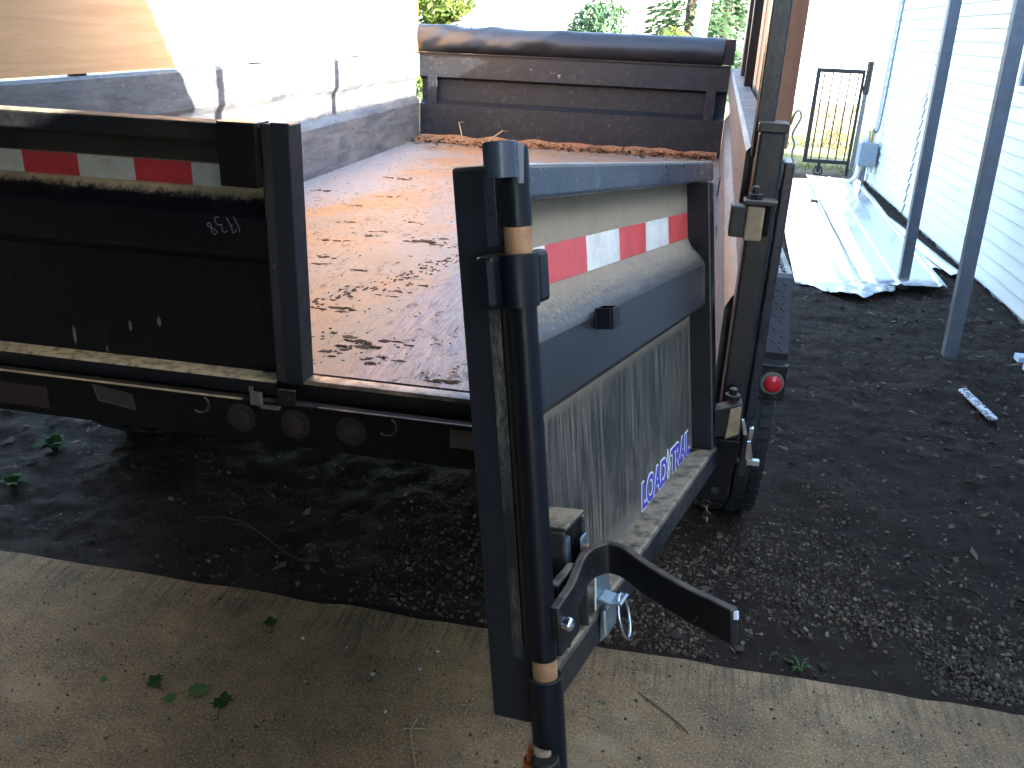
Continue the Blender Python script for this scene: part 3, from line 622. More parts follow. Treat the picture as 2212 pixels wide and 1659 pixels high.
MB().pipe((RU, RN, -.072), (RU, RN, .082), .0188, .0150, 28).build('rod_collar', M_ROD, D, .001, smooth=40)
MB().pipe((RU+.025, RN-.002, .612), (RU+.025, RN-.002, .645), .0160, .0128, 28).build('cam_ring', M_TOP, D, .001, smooth=40)
MB().tube([(RU+.011, RN+.010, .606), (RU+.012, RN+.011, .643)], [.004, .006], 10).build('cam_weld', M_GALV, D, smooth=60)
MB().disc((RU+.022, RN+.004, -.065), (0, 0, 1), .0155, .060, 26).build('cam_stub', M_ROD, D, .002, smooth=40)
MB().tube([(RU+.012, RN-.002, -.055), (RU+.012, RN-.002, .002)], .012, 12).build('cam_weld', M_MUDW, D, smooth=60)
MB().tube([(.966, -.003, .10), (.966, -.003, .488)], .009, 12).build('rod_backing', M_LEDGE, D, smooth=60)
MB().tube([(.966, -.002, .545), (.966, -.002, .610)], .0085, 12).build('rod_backing', M_GLOSS, D, smooth=60)
MB().box(.9582, .9615, -.031, -.017, .085, .489).build('dusty_strip', M_STRIP, D, .001)
MB().box(.9582, .9610, -.027, -.014, .545, .612).build('dusty_strip', M_TOP, D, .001)
# latch box
lb = MB().box(.802, .866, -.044, .003, .200, .206).box(.802, .808, -.044, .003, .048, .1995).box(.860, .866, -.044, .0, .048, .1995).build('latch_box', M_TUBE, D, .002)
box('latch_block', M_GALV, D, .812, .856, -.040, -.012, .06, .175, .004)
box('latch_plate', M_ZINC, D, .806, .826, .0035, .007, .128, .178, .004)
MB().disc((.816, .007, .160), (0, 1, 0), .006, .003, 16, .001).build('latch_rivet', M_RUST, D, smooth=60)
pts = [(.985, .034), (.957, .032), (.928, .030), (.890, .023), (.858, .0175), (.838, .017), (.820, .022), (.808, .034), (.811, .050), (.822, .066), (.850, .095), (.893, .150), (.932, .212)]
def strip(pts, v0, v1, t):
    rings = []; P = [Vector((p[0], p[1], 0)) for p in pts]
    for i, p in enumerate(P):
        d_ = (P[min(i+1, len(P)-1)]-P[max(i-1, 0)]).normalized(); q = Vector((-d_.y, d_.x, 0))*t/2
        rings.append([(p+q).to_tuple()[:2]+(v0,), (p-q).to_tuple()[:2]+(v0,), (p-q).to_tuple()[:2]+(v1,), (p+q).to_tuple()[:2]+(v1,)])
    return MB().loft(rings)
strip(smooth_pts(pts, 9), .128, .168, .0105).build('latch_handle', M_HANDLE, D, .002, smooth=50)
MB().box(.9295, .9335, .2100, .2158, .156, .1655).build('handle_tip', M_PALE, D, .001)
MB().disc((.975, .040, .146), (.2, 1, 0), .0075, .008, 16, .004).build('pivot_bolt', M_CHROME, D, smooth=60)
box('latch_arm', M_FRAME, D, .868, .93, .004, .016, .075, .165, .003)
# zinc hasp with a ring
hs = MB().hexa([(.716, -.002, .052), (.775, -.002, .052), (.775, .003, .052), (.716, .003, .052), (.722, -.002, .118), (.768, -.002, .118), (.768, .003, .118), (.722, .003, .118)]).build('hasp_plate', M_ZINC, D, .006)
MB().prism([(.0032, .069), (.020, .064), (.034, .067), (.037, .064), (.022, .059), (.0032, .062)], 'x', .738, .770).build('hasp_lip', M_ZINC, D, .003)
MB().prism([(-.001, .0), (.012, .012), (.012, .05), (.004, .05)], 'x', .720, .765).build('hasp_tongue', M_ZINC, D, .003)
rp = [(.752+.018*math.sin(t)*1.0, .033+.005*math.cos(t), .040-.030*math.cos(t)) for t in np.linspace(.0, 2*math.pi, 28)]
MB().tube(rp, .0021, 8, False).build('hasp_ring', M_CHROME, D, smooth=60)
# hook on the rib
MB().box(.700, .728, .0012, .0035, .420, .447).box(.7245, .728, .0037, .0225, .420, .447).box(.700, .728, .0227, .026, .420, .447).box(.700, .7035, .0037, .0225, .4202, .4468).build('rib_hook', M_ROD, D, .001)
# bent torn edge where the upper hinge was
for vv in (.565, .50, .16): MB().box(-.008, .0, -.03, -.006, vv, vv+.022).build('torn_weld', M_SILL, D, .003)
# decal: white backing then blue letters
def text_mesh(body, size, offset, spacing=1.0):
    cu = bpy.data.curves.new('t', 'FONT'); cu.body = body; cu.size = size; cu.offset = offset; cu.extrude = .0002; cu.space_character = spacing
    o = bpy.data.objects.new('t', cu); COL.objects.link(o); dg = bpy.context.evaluated_depsgraph_get(); dg.update()
    me = bpy.data.meshes.new_from_object(o.evaluated_get(dg)); bpy.data.objects.remove(o); return me
def decal(body, u0, u1, va, vb, off, n, mat, name, ref):
    me = text_mesh(body, 1.0, off, 1.0); co = np.array([v.co for v in me.vertices])
    mn, mx = ref
    for v in me.vertices:
        fx = (v.co.x-mn[0])/(mx[0]-mn[0]); fy = (v.co.y-mn[1])/(mx[1]-mn[1])
        vv = va+(vb-va)*fy; v.co = (u0+(u1-u0)*fx-.10*(vv-va), n+v.co.z, vv)
    return link(name, me, mat, D)
for body, u0, u1 in (('LOAD', .403, .243), ('TRAIL', .212, .060)):
    me = text_mesh(body, 1.0, .02); co = np.array([v.co for v in me.vertices]); ref = (co.min(0), co.max(0))
    decal(body, u0, u1, .048, .095, .075, -.0444, M_DECALW, 'decal_outline', ref)
    decal(body, u0, u1, .048, .095, .028, -.0437, M_BLUE, 'decal_lettering', ref)
dm = lambda k, n: [(.2285+.017*k, n, .071), (.2285, n, .071+.036*k), (.2285-.017*k, n, .071), (.2285, n, .071-.036*k)]
MB().loft([dm(1, -.0444), dm(1, -.0441)]).build('decal_diamond', M_DECALW, D)
MB().loft([dm(.74, -.0440), dm(.74, -.0437)]).build('decal_diamond', M_GREY, D)
MB().add([(.224, -.0436, .062), (.233, -.0436, .062), (.2285, -.0436, .086)], [(0, 1, 2)]).build('decal_diamond', M_DECALW, D)
# ---- closed door: stake pocket, cover strip, scratched number, droppings
box('stake_pocket', M_REAR, E, .842, .928, .001, .022, .503, .628, .004).location = (0, 0, 0)
for ch in E.children:
    if ch.name.startswith('stake_pocket'):
        for v in ch.data.vertices: v.co.x *= -1
MB().box(-.930, -.846, -.04, .026, .6285, .633).build('pocket_cap', M_GLOSS, E, .002)
MB().box(-.993, -.952, .0012, .007, .07, .634).build('cover_strip', M_EDGE, E, .002)
MB().box(-.951, -.931, .0012, .0045, .075, .630).build('worn_corner', M_WORN, E, .002)
MB().box(-.990, -.9655, -.060, .0008, .072, .630).build('strip_backing', M_EDGE, E, .002)
def ribbon(pts, w): 
    P = [Vector((p[0], 0, p[1])) for p in pts]; rings = []
    for i, p in enumerate(P):
        d_ = (P[min(i+1, len(P)-1)]-P[max(i-1, 0)]).normalized(); q = Vector((-d_.z, 0, d_.x))*w/2
        rings.append([p+q, p-q])
    return rings
NUM = [[(-.1912, .3271), (-.1943, .3278), (-.1983, .3299), (-.1998, .3332), (-.1982, .3366), (-.1938, .3379), (-.1919, .3358), (-.1911, .331), (-.1908, .3261), (-.1908, .3207), (-.1891, .3164), (-.1873, .3136), (-.1842, .3129), (-.1807, .3157), (-.1788, .3193), (-.1802, .3216), (-.1831, .3236), (-.1872, .3249), (-.1913, .3266)],
 [(-.1711, .3504), (-.1751, .3518), (-.1789, .351), (-.1815, .3479), (-.1812, .3435), (-.179, .3388), (-.1757, .3352), (-.1721, .3342), (-.1666, .3366), (-.166, .3321), (-.1658, .3257), (-.1644, .3214), (-.1609, .3195), (-.1571, .3208), (-.1531, .3243)],
 [(-.1537, .3518), (-.1491, .3451), (-.1452, .3367), (-.1427, .3291), (-.1402, .3192), (-.1319, .3272)], [(-.1436, .3344), (-.1424, .3359), (-.1399, .3371)],
 [(-.1367, .3558), (-.1327, .3478), (-.1274, .3371), (-.1249, .3295), (-.1243, .3223)]]
def on_left_panel(x, z, n): return (-(x+.965), n, z+.07)
# the scratched digits sit on the flat of the rib or the panel: pick the surface depth per height
def left_n(v):
    pr = [(.326, -.044), (.352, -.006), (.362, -.001), (.430, 0), (.440, -.004), (.449, -.012), (.474, -.040), (.482, -.045)]
    if v <= .326 or v >= .482: return -.0445
    for (a0, n0), (a1, n1) in zip(pr, pr[1:]):
        if a0 <= v <= a1: return n0+(n1-n0)*(v-a0)/(a1-a0)
num = MB()
def shrink(p):     # the number is written on the rib flat: re-project along the sight line to depth n=0
    C = Vector((.8066, -1.7448, .7619)); q = Vector((p[0], -.017, p[1])); k = (-.0645-C.y)/(q.y-C.y); w_ = C+(q-C)*k; return (w_.x, w_.z)
for s_ in NUM:
    k = len(num.v); rr = ribbon([shrink(p) for p in smooth_pts(s_, 3)], .0016)
    num.loft([[on_left_panel(p.x, p.z, .0012) for p in r_] for r_ in rr], False, False)
num.build('scratched_number', M_CHALK, E, recalc=False)
for (x, z0, z1, w_) in ((-.572, .012, .066, .009), (-.420, .064, .093, .009), (-.344, .083, .110, .010), (-.49, .004, .022, .004)):
    MB().add([on_left_panel(x, z0, -.0437), on_left_panel(x+w_*.5, z0+(z1-z0)*.3, -.0437), on_left_panel(x+w_*.45, z0+(z1-z0)*.75, -.0437), on_left_panel(x, z1, -.0437), on_left_panel(x-w_*.4, z0+(z1-z0)*.7, -.0437), on_left_panel(x-w_*.5, z0+(z1-z0)*.25, -.0437)], [(0, 1, 2, 3, 4, 5)]).build('pale_dropping', M_BIRD, E, recalc=False)

# ---- fender with tread plate, lamp, wheels
FPR = [(.662, -.207), (.662, -.100), (.700, -.098), (.700, -.074), (.85, .108), (.875, .116), (2.75, .116), (2.90, -.06), (2.90, -.20), (2.896, -.20), (2.895, -.062), (2.747, .111), (.878, .111), (.854, .104), (.704, -.077), (.704, -.102), (.666, -.104), (.666, -.207)]
fen = MB().loft([[(x, y, z) for y, z in FPR] for x in (.99, 1.16)]).build('fender', M_DIAM, TR, .002)
mb = MB()
def lug(c, d, up_, l=.021, w=.0058, h=.0030):
    c = Vector(c); d = Vector(d).normalized(); up_ = Vector(up_).normalized(); s_ = up_.cross(d)
    mb.add([c-d*l/2, c-s_*w/2, c+d*l/2, c+s_*w/2, c+up_*h-d*l*.3, c+up_*h-s_*w*.2, c+up_*h+d*l*.3, c+up_*h+s_*w*.2], [(4, 5, 6, 7), (0, 1, 5, 4), (1, 2, 6, 5), (2, 3, 7, 6), (3, 0, 4, 7)])
def lugs(p0, ex, ey, lx, ly, up_, st=.0205):
    p0 = Vector(p0); ex = Vector(ex); ey = Vector(ey); ix = int(lx/st); iy = int(ly/st)
    for i in range(ix):
        for j in range(iy):
            k = 1 if (i+j) % 2 else -1; lug(p0+ex*(i+.6)*st+ey*(j+.6)*st, ex+ey*k, up_)
sl_ = Vector((0, .15, .182)); lugs((1.0, .700, -.074), (1, 0, 0), sl_.normalized(), .162, sl_.length, Vector((0, -.182, .15)))
lugs((1.0, .88, .1162), (1, 0, 0), (0, 1, 0), .162, 1.85, (0, 0, 1))
lugs((1.0, .6618, -.205), (1, 0, 0), (0, 0, 1), .162, .1, (0, -1, 0))
stuff(mb.build('tread_lugs', M_LUG, fen))
MB().disc((1.122, .6618, -.152), (0, -1, 0), .034, .010, 30).build('lamp_grommet', M_GROM, fen, .003, smooth=40)
MB().disc((1.124, .6518, -.152), (0, -1, 0), .025, .003, 28, .006).build('lamp_lens', M_LENS, fen, smooth=60)
MB().tube([(1.0, .6605, -.115), (1.08, .6605, -.128), (1.158, .6605, -.106)], .003, 8).build('weld_strap', M_GROMD, fen)
def wheel(cx, cy, rr=.375, wd=.195):
    prof = [(.62*rr, -.42), (.66*rr, -.5), (.80*rr, -.52), (.93*rr, -.47), (.985*rr, -.38), (rr, -.2), (rr, 0), (rr, .2), (.985*rr, .38), (.93*rr, .47), (.80*rr, .52), (.66*rr, .5), (.62*rr, .42)]
    n = 56; rings = []
    for i in range(n+1):
        a = 2*math.pi*i/n; rings.append([(cx+b3*wd, cy+r0*math.cos(a), G+rr-.010+r0*math.sin(a)) for r0, b3 in prof])
    t = MB().loft(rings, False, False).build('tyre', M_RUBBER, TR, smooth=50)
    mb = MB()
    for i in range(64):
        a = 2*math.pi*i/64
        for b3 in (-.36, -.12, .12, .36):
            a2 = a+(.05 if abs(b3) < .2 else 0); rad = Vector((0, math.cos(a2), math.sin(a2))); tn = Vector((0, -math.sin(a2), math.cos(a2))); c = Vector((cx+b3*wd, cy, G+rr-.010))+rad*(rr+.002 if abs(b3) < .2 else rr*.993)
            e = [Vector((.085*wd, 0, 0))*sx+tn*.014*st+rad*.005*sr for sr in (-1, 1) for sx, st in ((-1, -1), (1, -1), (1, 1), (-1, 1))]
            mb.hexa([c+q for q in e])
    stuff(mb.build('tread_blocks', M_RUBBER, t))
    MB().disc((cx+.3*wd, cy, G+rr-.010), (1, 0, 0), .6*rr, .015, 36, .02).build('rim', M_GALV, t, smooth=40)
wheel(1.055, 1.04); wheel(1.055, 1.92)
wheel(-1.10, 1.04); wheel(-1.10, 1.92)
MB().tube([(-1.0, 1.04, G+.36), (1.0, 1.04, G+.36)], .04, 14).build('axle', M_REAR, TR); MB().tube([(-1.0, 1.92, G+.36), (1.0, 1.92, G+.36)], .04, 14).build('axle', M_REAR, TR)
mb = MB().hexa([(-.45, L+.08, -.25), (-.35, L+.08, -.25), (.02, L+1.3, -.25), (-.06, L+1.3, -.25), (-.45, L+.08, -.13), (-.35, L+.08, -.13), (.02, L+1.3, -.13), (-.06, L+1.3, -.13)])
mb.hexa([(.25, L+.08, -.25), (.35, L+.08, -.25), (-.04, L+1.28, -.249), (-.12, L+1.28, -.249), (.25, L+.08, -.13), (.35, L+.08, -.13), (-.04, L+1.28, -.131), (-.12, L+1.28, -.131)]); mb.build('drawbar', M_REAR, TR)
MB().tube([(-.05, L+1.32, G), (-.05, L+1.32, .0)], .035, 14).build('drawbar_jack', M_REAR, TR)

# ---- mud and litter on the bed floor
r = np.random.default_rng(21); pts = []; sz = []
CL = [(-.88, 2.17, .07), (-.65, 2.67, .09), (-.52, 2.16, .06), (-.35, .92, .05), (-.2, .88, .05), (-.12, 1.35, .09), (-.05, 1.31, .06), (-.11, .48, .07), (.03, .25, .08), (.07, .21, .09), (.15, .25, .06), (.03, .16, .05), (-.37, 1.01, .06), (-.33, 1.37, .05), (-.43, 1.25, .06), (-.02, .64, .04), (.03, 1.09, .05), (-.02, .85, .04), (.32, .05, .06), (.12, .12, .06), (-.05, .1, .05), (-.26, 1.66, .05), (-.48, 1.57, .05), (-.31, 1.46, .05), (.0, .70, .05), (.06, .78, .04), (-.6, 1.9, .05), (-.2, 2.6, .06), (.05, 1.9, .07)]
mbm = MB(); mcol = []
def patch(x, y, sx, sy, hgt, col):
    n_ = 16; ph = r.uniform(0, 6.28); rad = 1+.75*np.array([noise.noise(Vector((x*40+math.cos(t)*2.6, y*40+math.sin(t)*2.6, ph))) for t in np.linspace(0, 6.28, n_, endpoint=False)])
    ring = [(x+sx*q*math.cos(t), y+sy*q*math.sin(t), .0006) for q, t in zip(rad, np.linspace(0, 6.28, n_, endpoint=False))]
    mid = [(x+sx*.55*q*math.cos(t), y+sy*.55*q*math.sin(t), hgt*r.uniform(.5, 1)) for q, t in zip(rad, np.linspace(0, 6.28, n_, endpoint=False))]
    mbm.add(ring+mid+[(x, y, hgt*r.uniform(.5, 1))], [(k, (k+1) % n_, n_+(k+1) % n_, n_+k) for k in range(n_)]+[(n_+k, n_+(k+1) % n_, 2*n_) for k in range(n_)]); mcol.extend([col]*(2*n_+1))
MC = [(.070, .046, .030), (.095, .062, .041), (.052, .034, .023)]
for cx, cy, s_ in CL:
    th = r.uniform(-.5, .5)
    for k in range(int(5+s_*30)):
        a_ = r.normal(0, s_*.45); b3 = r.normal(0, s_*.16); patch(cx+a_*math.cos(th)-b3*math.sin(th), cy+a_*math.sin(th)+b3*math.cos(th), s_*r.uniform(.10, .34), s_*r.uniform(.05, .16), s_*r.uniform(.015, .045), np.array(MC[r.integers(0, 3)])*r.uniform(.7, 1.4))
    for k in range(int(6+s_*60)): patch(cx+r.normal(0, s_*.7), cy+r.normal(0, s_*.45), s_*r.uniform(.02, .07), s_*r.uniform(.02, .06), s_*.03, np.array(MC[r.integers(0, 3)])*r.uniform(.7, 1.4))
for k in range(130):
    a_ = r.uniform(0, 1); patch(-.22+.42*a_+r.normal(0, .02), .45+.95*a_+r.normal(0, .05), r.uniform(.002, .008), r.uniform(.003, .014), .002, np.array(MC[r.integers(0, 3)])*r.uniform(.7, 1.5))
for k in range(420):
    patch(r.uniform(-.95, .8), r.uniform(.02, 2.6)**1.0, r.lognormal(math.log(.0035), .5), r.lognormal(math.log(.0035), .5), .0015, np.array(MC[r.integers(0, 3)])*r.uniform(.7, 1.8))
me = mbm.mesh('mud_debris'); ca_ = me.color_attributes.new('Col', 'FLOAT_COLOR', 'POINT'); ca_.data.foreach_set('color', np.concatenate([np.array(mcol), np.ones((len(mcol), 1))], 1).astype(np.float32).reshape(-1))
stuff(link('mud_debris', me, M_MUD), 'dark dried mud crumbs on the trailer bed floor', 'mud')
k = 2600; xx_ = r.uniform(-1.03, 1.0, k); yy_ = L-.01-np.abs(r.normal(0, .09, k))*np.where(xx_ < -.3, 1.6, .9); pts = list(zip(xx_, yy_, np.abs(r.normal(0, .012, k)))); sz = np.clip(r.lognormal(math.log(.010), .5, k), .003, .03)
stuff(scatter('brown_litter', M_MUD, pts, sz, pal(k, [(.20, .095, .045), (.14, .065, .032), (.26, .15, .08), (.09, .05, .03)], r, .35), 'chip', .8, 22), 'brown litter at the foot of the front wall', 'litter')
# bank of brown soil along the front wall
rings = []
for i in range(61):
    x = XL+.005+2.05*i/60; w_ = .10+.09*max(0, 1-(x-XL)/.9)+.03*noise.noise(Vector((x*5, 0, 0))); h_ = .035+.02*noise.noise(Vector((x*7, 3, 0)))
    rings.append([(x, L-.002, h_), (x, L-w_*.4, h_*.7), (x, L-w_*.75, h_*.3), (x, L-w_, .0015)])
sb = MB().loft(rings, False, False).build('soil_bank', simple('brown_soil', (.26, .135, .065), .9, 0, .5, 30, .5), smooth=80); stuff(sb, 'bank of brown soil along the foot of the front wall', 'soil')
for i, (sx, lean, hgt) in enumerate(((-.70, -.03, .14), (-.52, .10, .10))):
    t = MB().tube(smooth_pts([(sx, L-.12, .02), (sx+lean*.3, L-.12, hgt*.5), (sx+lean, L-.11, hgt)]), .0045, 6)
    t.add([(sx+lean, L-.12, hgt), (sx+lean+.03, L-.13, hgt+.008), (sx+lean+.045, L-.12, hgt), (sx+lean+.02, L-.11, hgt-.008)], [(0, 1, 2, 3)])
    tag(t.build('sprout', M_STRAW, smooth=60), ('bare upright weed sprout in the bed beside the left corner', 'forked weed sprout leaning right in the bed soil')[i], 'weed')

# ------------------------------------------------------------------ orange prop under the open door
P0 = D.matrix_basis @ Vector((.985, -.004, -.02)) + Vector((.013, 0, 0))
pr = thing('prop_stand', 'orange painted prop stand under the open door corner', 'stand', (P0.x, P0.y, G))
MB().tube([(P0.x-.014, P0.y+.014, G+.02), (P0.x-.014, P0.y+.014, P0.z-.02)], .010, 16).build('prop_tube', M_ORANGE, pr, smooth=50)
box('prop_cap', M_ORANGE, pr, P0.x-.020, P0.x-.006, P0.y+.008, P0.y+.022, P0.z-.019, P0.z-.002, .002)
MB().disc((P0.x-.014, P0.y+.012, G), (0, 0, 1), .09, .02, 24, .02).build('prop_base', M_ORANGE, pr)

# ------------------------------------------------------------------ house with lap siding
HX = 2.84; HB = -.695; HN = 28; SP = .0925; YF = 8.78
HO = thing('house', 'white house wall clad in horizontal lap siding beside the trailer', 'house', (4.5, 3.8, G))
HT = HB+HN*SP
box('wall_core', M_TRIM, HO, HX+.03, 9.0, -6.0, YF+.12, HB+.01, HT+.02, 0); box('foundation', M_FOUND, HO, HX+.022, 8.98, -5.98, YF+.1, G-.3, HB+.008, 0)
mb = MB().hexa([(HX-.25, -6.3, HT+.03), (HX+.02, -6.3, HT+.03), (HX+.02, YF+.5, HT+.03), (HX-.25, YF+.5, HT+.03), (HX-.25, -6.3, HT+.06), (6.0, -6.3, HT+.85), (6.0, YF+.5, HT+.85), (HX-.25, YF+.5, HT+.06)]); 
MB().add([(HX-.25, -6.3, HT+.03), (HX-.25, YF+.5, HT+.03), (6, YF+.5, HT+.80), (6, -6.3, HT+.80), (9.3, YF+.5, HT+.03), (9.3, -6.3, HT+.03), (HX-.25, -6.3, HT+.08), (HX-.25, YF+.5, HT+.08), (6, YF+.5, HT+.86), (6, -6.3, HT+.86), (9.3, YF+.5, HT+.08), (9.3, -6.3, HT+.08)],
         [(0, 1, 2, 3), (3, 2, 4, 5), (6, 9, 8, 7), (9, 11, 10, 8), (0, 6, 7, 1), (5, 4, 10, 11), (0, 3, 9, 6), (3, 5, 11, 9), (1, 7, 8, 2), (2, 8, 10, 4)]).build('roof', M_ROOF, HO)
def siding_mesh(y0, y1):
    pr = [(HX+.012, 0), (HX-.011, .0), (HX-.012, .003), (HX+.005, SP+.006), (HX+.012, SP+.006)]; ny = max(2, int((y1-y0)/.4)); rings = []
    for i in range(ny+1):
        y = y0+(y1-y0)*i/ny; w_ = .0015*noise.noise(Vector((y*1.3, 0, 0))); rings.append([(x+w_, y, z) for x, z in pr])
    return MB().loft(rings).mesh('siding_board')
WIN = (2.2, 4.60)
segs = [(-5.95, 6.80), (6.865, 8.66)]; meshes = [siding_mesh(*s_) for s_ in segs]; wm = siding_mesh(WIN[1]+.06, 6.80); wm2 = siding_mesh(-5.95, WIN[0]-.06)
for m in meshes+[wm, wm2]: m.materials.append(M_SIDE)
def sb_(me, z): o = link('siding_board', me, None, HO); o.location.z = z
for k in range(HN):
    z = HB+k*SP
    if z > .52-.02 and z < 1.55: sb_(wm, z); sb_(wm2, z)
    else: sb_(meshes[0], z)
    sb_(meshes[1], z)
MB().box(HX-.012, HX+.03, 6.80, 6.812, .36, HT).build('trim_channel', M_TRIM, HO); MB().box(HX+.013, HX+.028, 6.812, 6.864, HB, HT).build('trim_channel', M_CONDUIT, HO)
MB().box(HX+.013, HX+.028, 8.66, 8.74, HB, HT).build('trim_channel', M_CONDUIT, HO)
MB().box(HX-.02, HX+.09, 8.742, 8.86, HB, HT).build('corner_trim', M_TRIM, HO, .004)
wn_ = MB().box(HX-.012, HX+.03, WIN[0]-.06, WIN[0], .50, 1.56).box(HX-.012, HX+.03, WIN[1], WIN[1]+.06, .50, 1.56).box(HX-.016, HX+.03, WIN[0], WIN[1], .50, .535).box(HX-.012, HX+.03, WIN[0], WIN[1], 1.51, 1.56).build('window_frame', M_TRIM, HO, .003)
gl = NB('window_glass'); M_GLASS = gl.done((.03, .04, .05), .05, 0, gl.bump(gl.noise(2), .02, .02), .8)
MB().box(HX+.006, HX+.012, WIN[0], WIN[1], .535, 1.51).build('window_pane', M_GLASS, wn_)

# utility box with pipes on the house wall
ub = thing('utility_box', 'grey utility box with white pipes at the far end of the siding', 'utility box', (2.72, 8.4, G))
box('box_body', M_BOX, ub, 2.635, 2.80, 8.30, 8.50, -.475, -.245, .008); box('box_cover', M_BOX, ub, 2.628, 2.805, 8.27, 8.299, -.482, -.238, .006)
box('wall_bracket', M_BOX, ub, 2.801, 2.832, 8.34, 8.46, -.44, -.28, .002)
MB().tube(smooth_pts([(2.66, 8.36, -.476), (2.655, 8.36, -.56), (2.64, 8.36, -.62), (2.58, 8.35, -.665), (2.52, 8.35, -.675)]), .028, 14).build('pipe', M_PVC, ub, smooth=60)
MB().tube([(2.72, 8.36, -.476), (2.722, 8.36, -.725)], .016, 12).build('pipe', M_CONDUIT, ub, smooth=60)
MB().tube([(2.775, 8.36, -.476), (2.775, 8.36, -.55)], .03, 14).build('pipe', M_PVC, ub, smooth=60)
MB().tube([(2.70, 8.40, -.237), (2.70, 8.40, -.12)], .024, 14).build('pipe', M_PVC, ub, smooth=60)
MB().tube([(2.735, 8.36, -.237), (2.735, 8.36, -.13), (2.735, 8.36, -.09)], [.02, .02, .012], 12).build('regulator', M_BRASS, ub, smooth=50)
MB().tube([(2.65, 8.36, -.25), (2.65, 8.36, -.19)], .022, 12).build('pipe', M_PVC, ub, smooth=60)
cdt = MB().tube(smooth_pts([(2.735, 8.36, -.12), (2.775, 8.38, -.13), (2.80, 8.42, -.09), (2.81, 8.45, .02), (2.815, 8.46, .3), (2.815, 8.47, .8), (2.815, 8.47, HT)]), .011, 10).build('conduit', M_CONDUIT, smooth=60)
tag(cdt, 'thin grey conduit running up the far siding from the utility box', 'conduit')

# ------------------------------------------------------------------ carport posts and roof
def cpost(x0, y0, x1, y1, z1, label):
    t = thing('steel_post', label, 'post', (x0, y0, G)); w_ = .066; d_ = .06
    A = lambda x, y, z: [(x-w_/2, y-d_/2, z), (x+w_/2, y-d_/2, z), (x+w_/2, y+d_/2, z), (x-w_/2, y+d_/2, z)]
    MB().loft([A(x0, y0, G-.05), A(x1, y1, z1)]).build('post_tube', M_GALV, t, .005)
    mb = MB(); f = lambda x, y: [(x-w_/2+.012, y-d_/2-.0025, z) for z in ()]
    return t
t1 = cpost(2.312, 4.23, 2.238, 4.21, 1.72, 'thin steel post standing among the roofing sheets, farther of two')
t2 = cpost(2.262, 2.84, 2.176, 2.82, 1.72, 'steel post nearest the camera in front of the siding')
RO = thing('carport_roof', 'sheet metal carport roof above the trailer tail and concrete slab', 'carport', (-.5, -1.3, 1.45))
RX0, RX1, RY0, RY1 = -3.3, 1.22, -5.0, .767
prof = []
for i in range(57):
    x = RX0+(RX1-RX0)*i/56; prof.append((x, .02 if i % 2 else 0.0))
up_ = [(x, 1.45+z) for x, z in prof]; lo_ = [(x, 1.444+z) for x, z in prof]
MB().loft([[(x, y, z) for x, z in up_+lo_[::-1]] for y in (RY0, RY1)]).build('roof_sheet', M_UNDER, RO)
for y in (-4.8, -3.0, -1.2, .62): box('roof_beam', M_UNDER, RO, RX0, RX1, y, y+.05, 1.35, 1.44, .002)
for x in (RX0+.05, RX1-.1):
    for y in ((-4.78, -1.18) if x < 0 else (-4.78, -3.0)): box('roof_post', M_GALV, RO, x, x+.06, y, y+.05-.002, G, 1.349, .003)
gw = thing('added_back_wall', 'unseen board wall added behind the camera to keep daylight out', 'wall', (-1.0, -4.9, G))
for i in range(23): box('added_wall_board', M_UNDER, gw, RX0+i*.2, RX0+i*.2+.195, -4.92, -4.9, G, 1.34, .002)  # unseen boards added to hold back light from behind the camera
gs = thing('added_side_wall', 'unseen board wall added on the left to cut the sky light', 'wall', (RX0, -3.5, G))
for i in range(36): box('added_wall_board', M_UNDER, gs, RX0-.02, RX0, -4.88+i*.2, -4.88+i*.2+.195, G, 1.345, .002)  # added out of view; blocks sky light coming in from the left

# ------------------------------------------------------------------ roofing sheets on the ground
def sheet(name, quad, nrib, label, z0, wav=.01, seed=0, t=.0015):
    """quad: near-left, near-right, far-right, far-left (x, y)"""
    q = [Vector((p[0], p[1], 0)) for p in quad]; cols_ = []
    for i in range(nrib):
        a0 = i/nrib; d_ = 1/nrib
        cols_ += [(a0, 0), (a0+d_*.36, 0), (a0+d_*.42, .003), (a0+d_*.48, 0), (a0+d_*.82, 0), (a0+d_*.86, .009), (a0+d_*.93, .009), (a0+d_*.97, 0)]
    cols_.append((1, 0)); rows = []; ny = 26
    for j in range(ny+1):
        s_ = j/ny; row = []
        for u, hgt in cols_:
            p = (q[0]*(1-u)+q[1]*u)*(1-s_)+(q[3]*(1-u)+q[2]*u)*s_
            zz = z0+hgt+wav*(noise.fractal(Vector((p.x*1.2+seed, p.y*.8, seed)), 1, 2, 3)+.4)
            row.append((p.x, p.y, zz))
        rows.append(row)
    mb = MB(); mb.loft(rows, False, False); o = mb.build(name, M_SHEET, recalc=False, smooth=25)
    m = o.modifiers.new('thick', 'SOLIDIFY'); m.thickness = t; m.offset = -1
    return tag(o, label, 'roofing sheet', 'roofing sheets lying on the ground')
sheet('roofing_sheet', [(1.60, 3.95), (2.20, 4.02), (2.48, 8.70), (1.80, 8.55)], 3, 'widest bright roofing sheet lying nearest the trailer fender', G+.010, .014, 1)
sheet('roofing_sheet', [(2.02, 4.00), (2.54, 4.06), (2.73, 8.60), (2.18, 8.72)], 2, 'roofing sheet overlapping the widest sheet, on the side towards the house', G+.045, .012, 4)
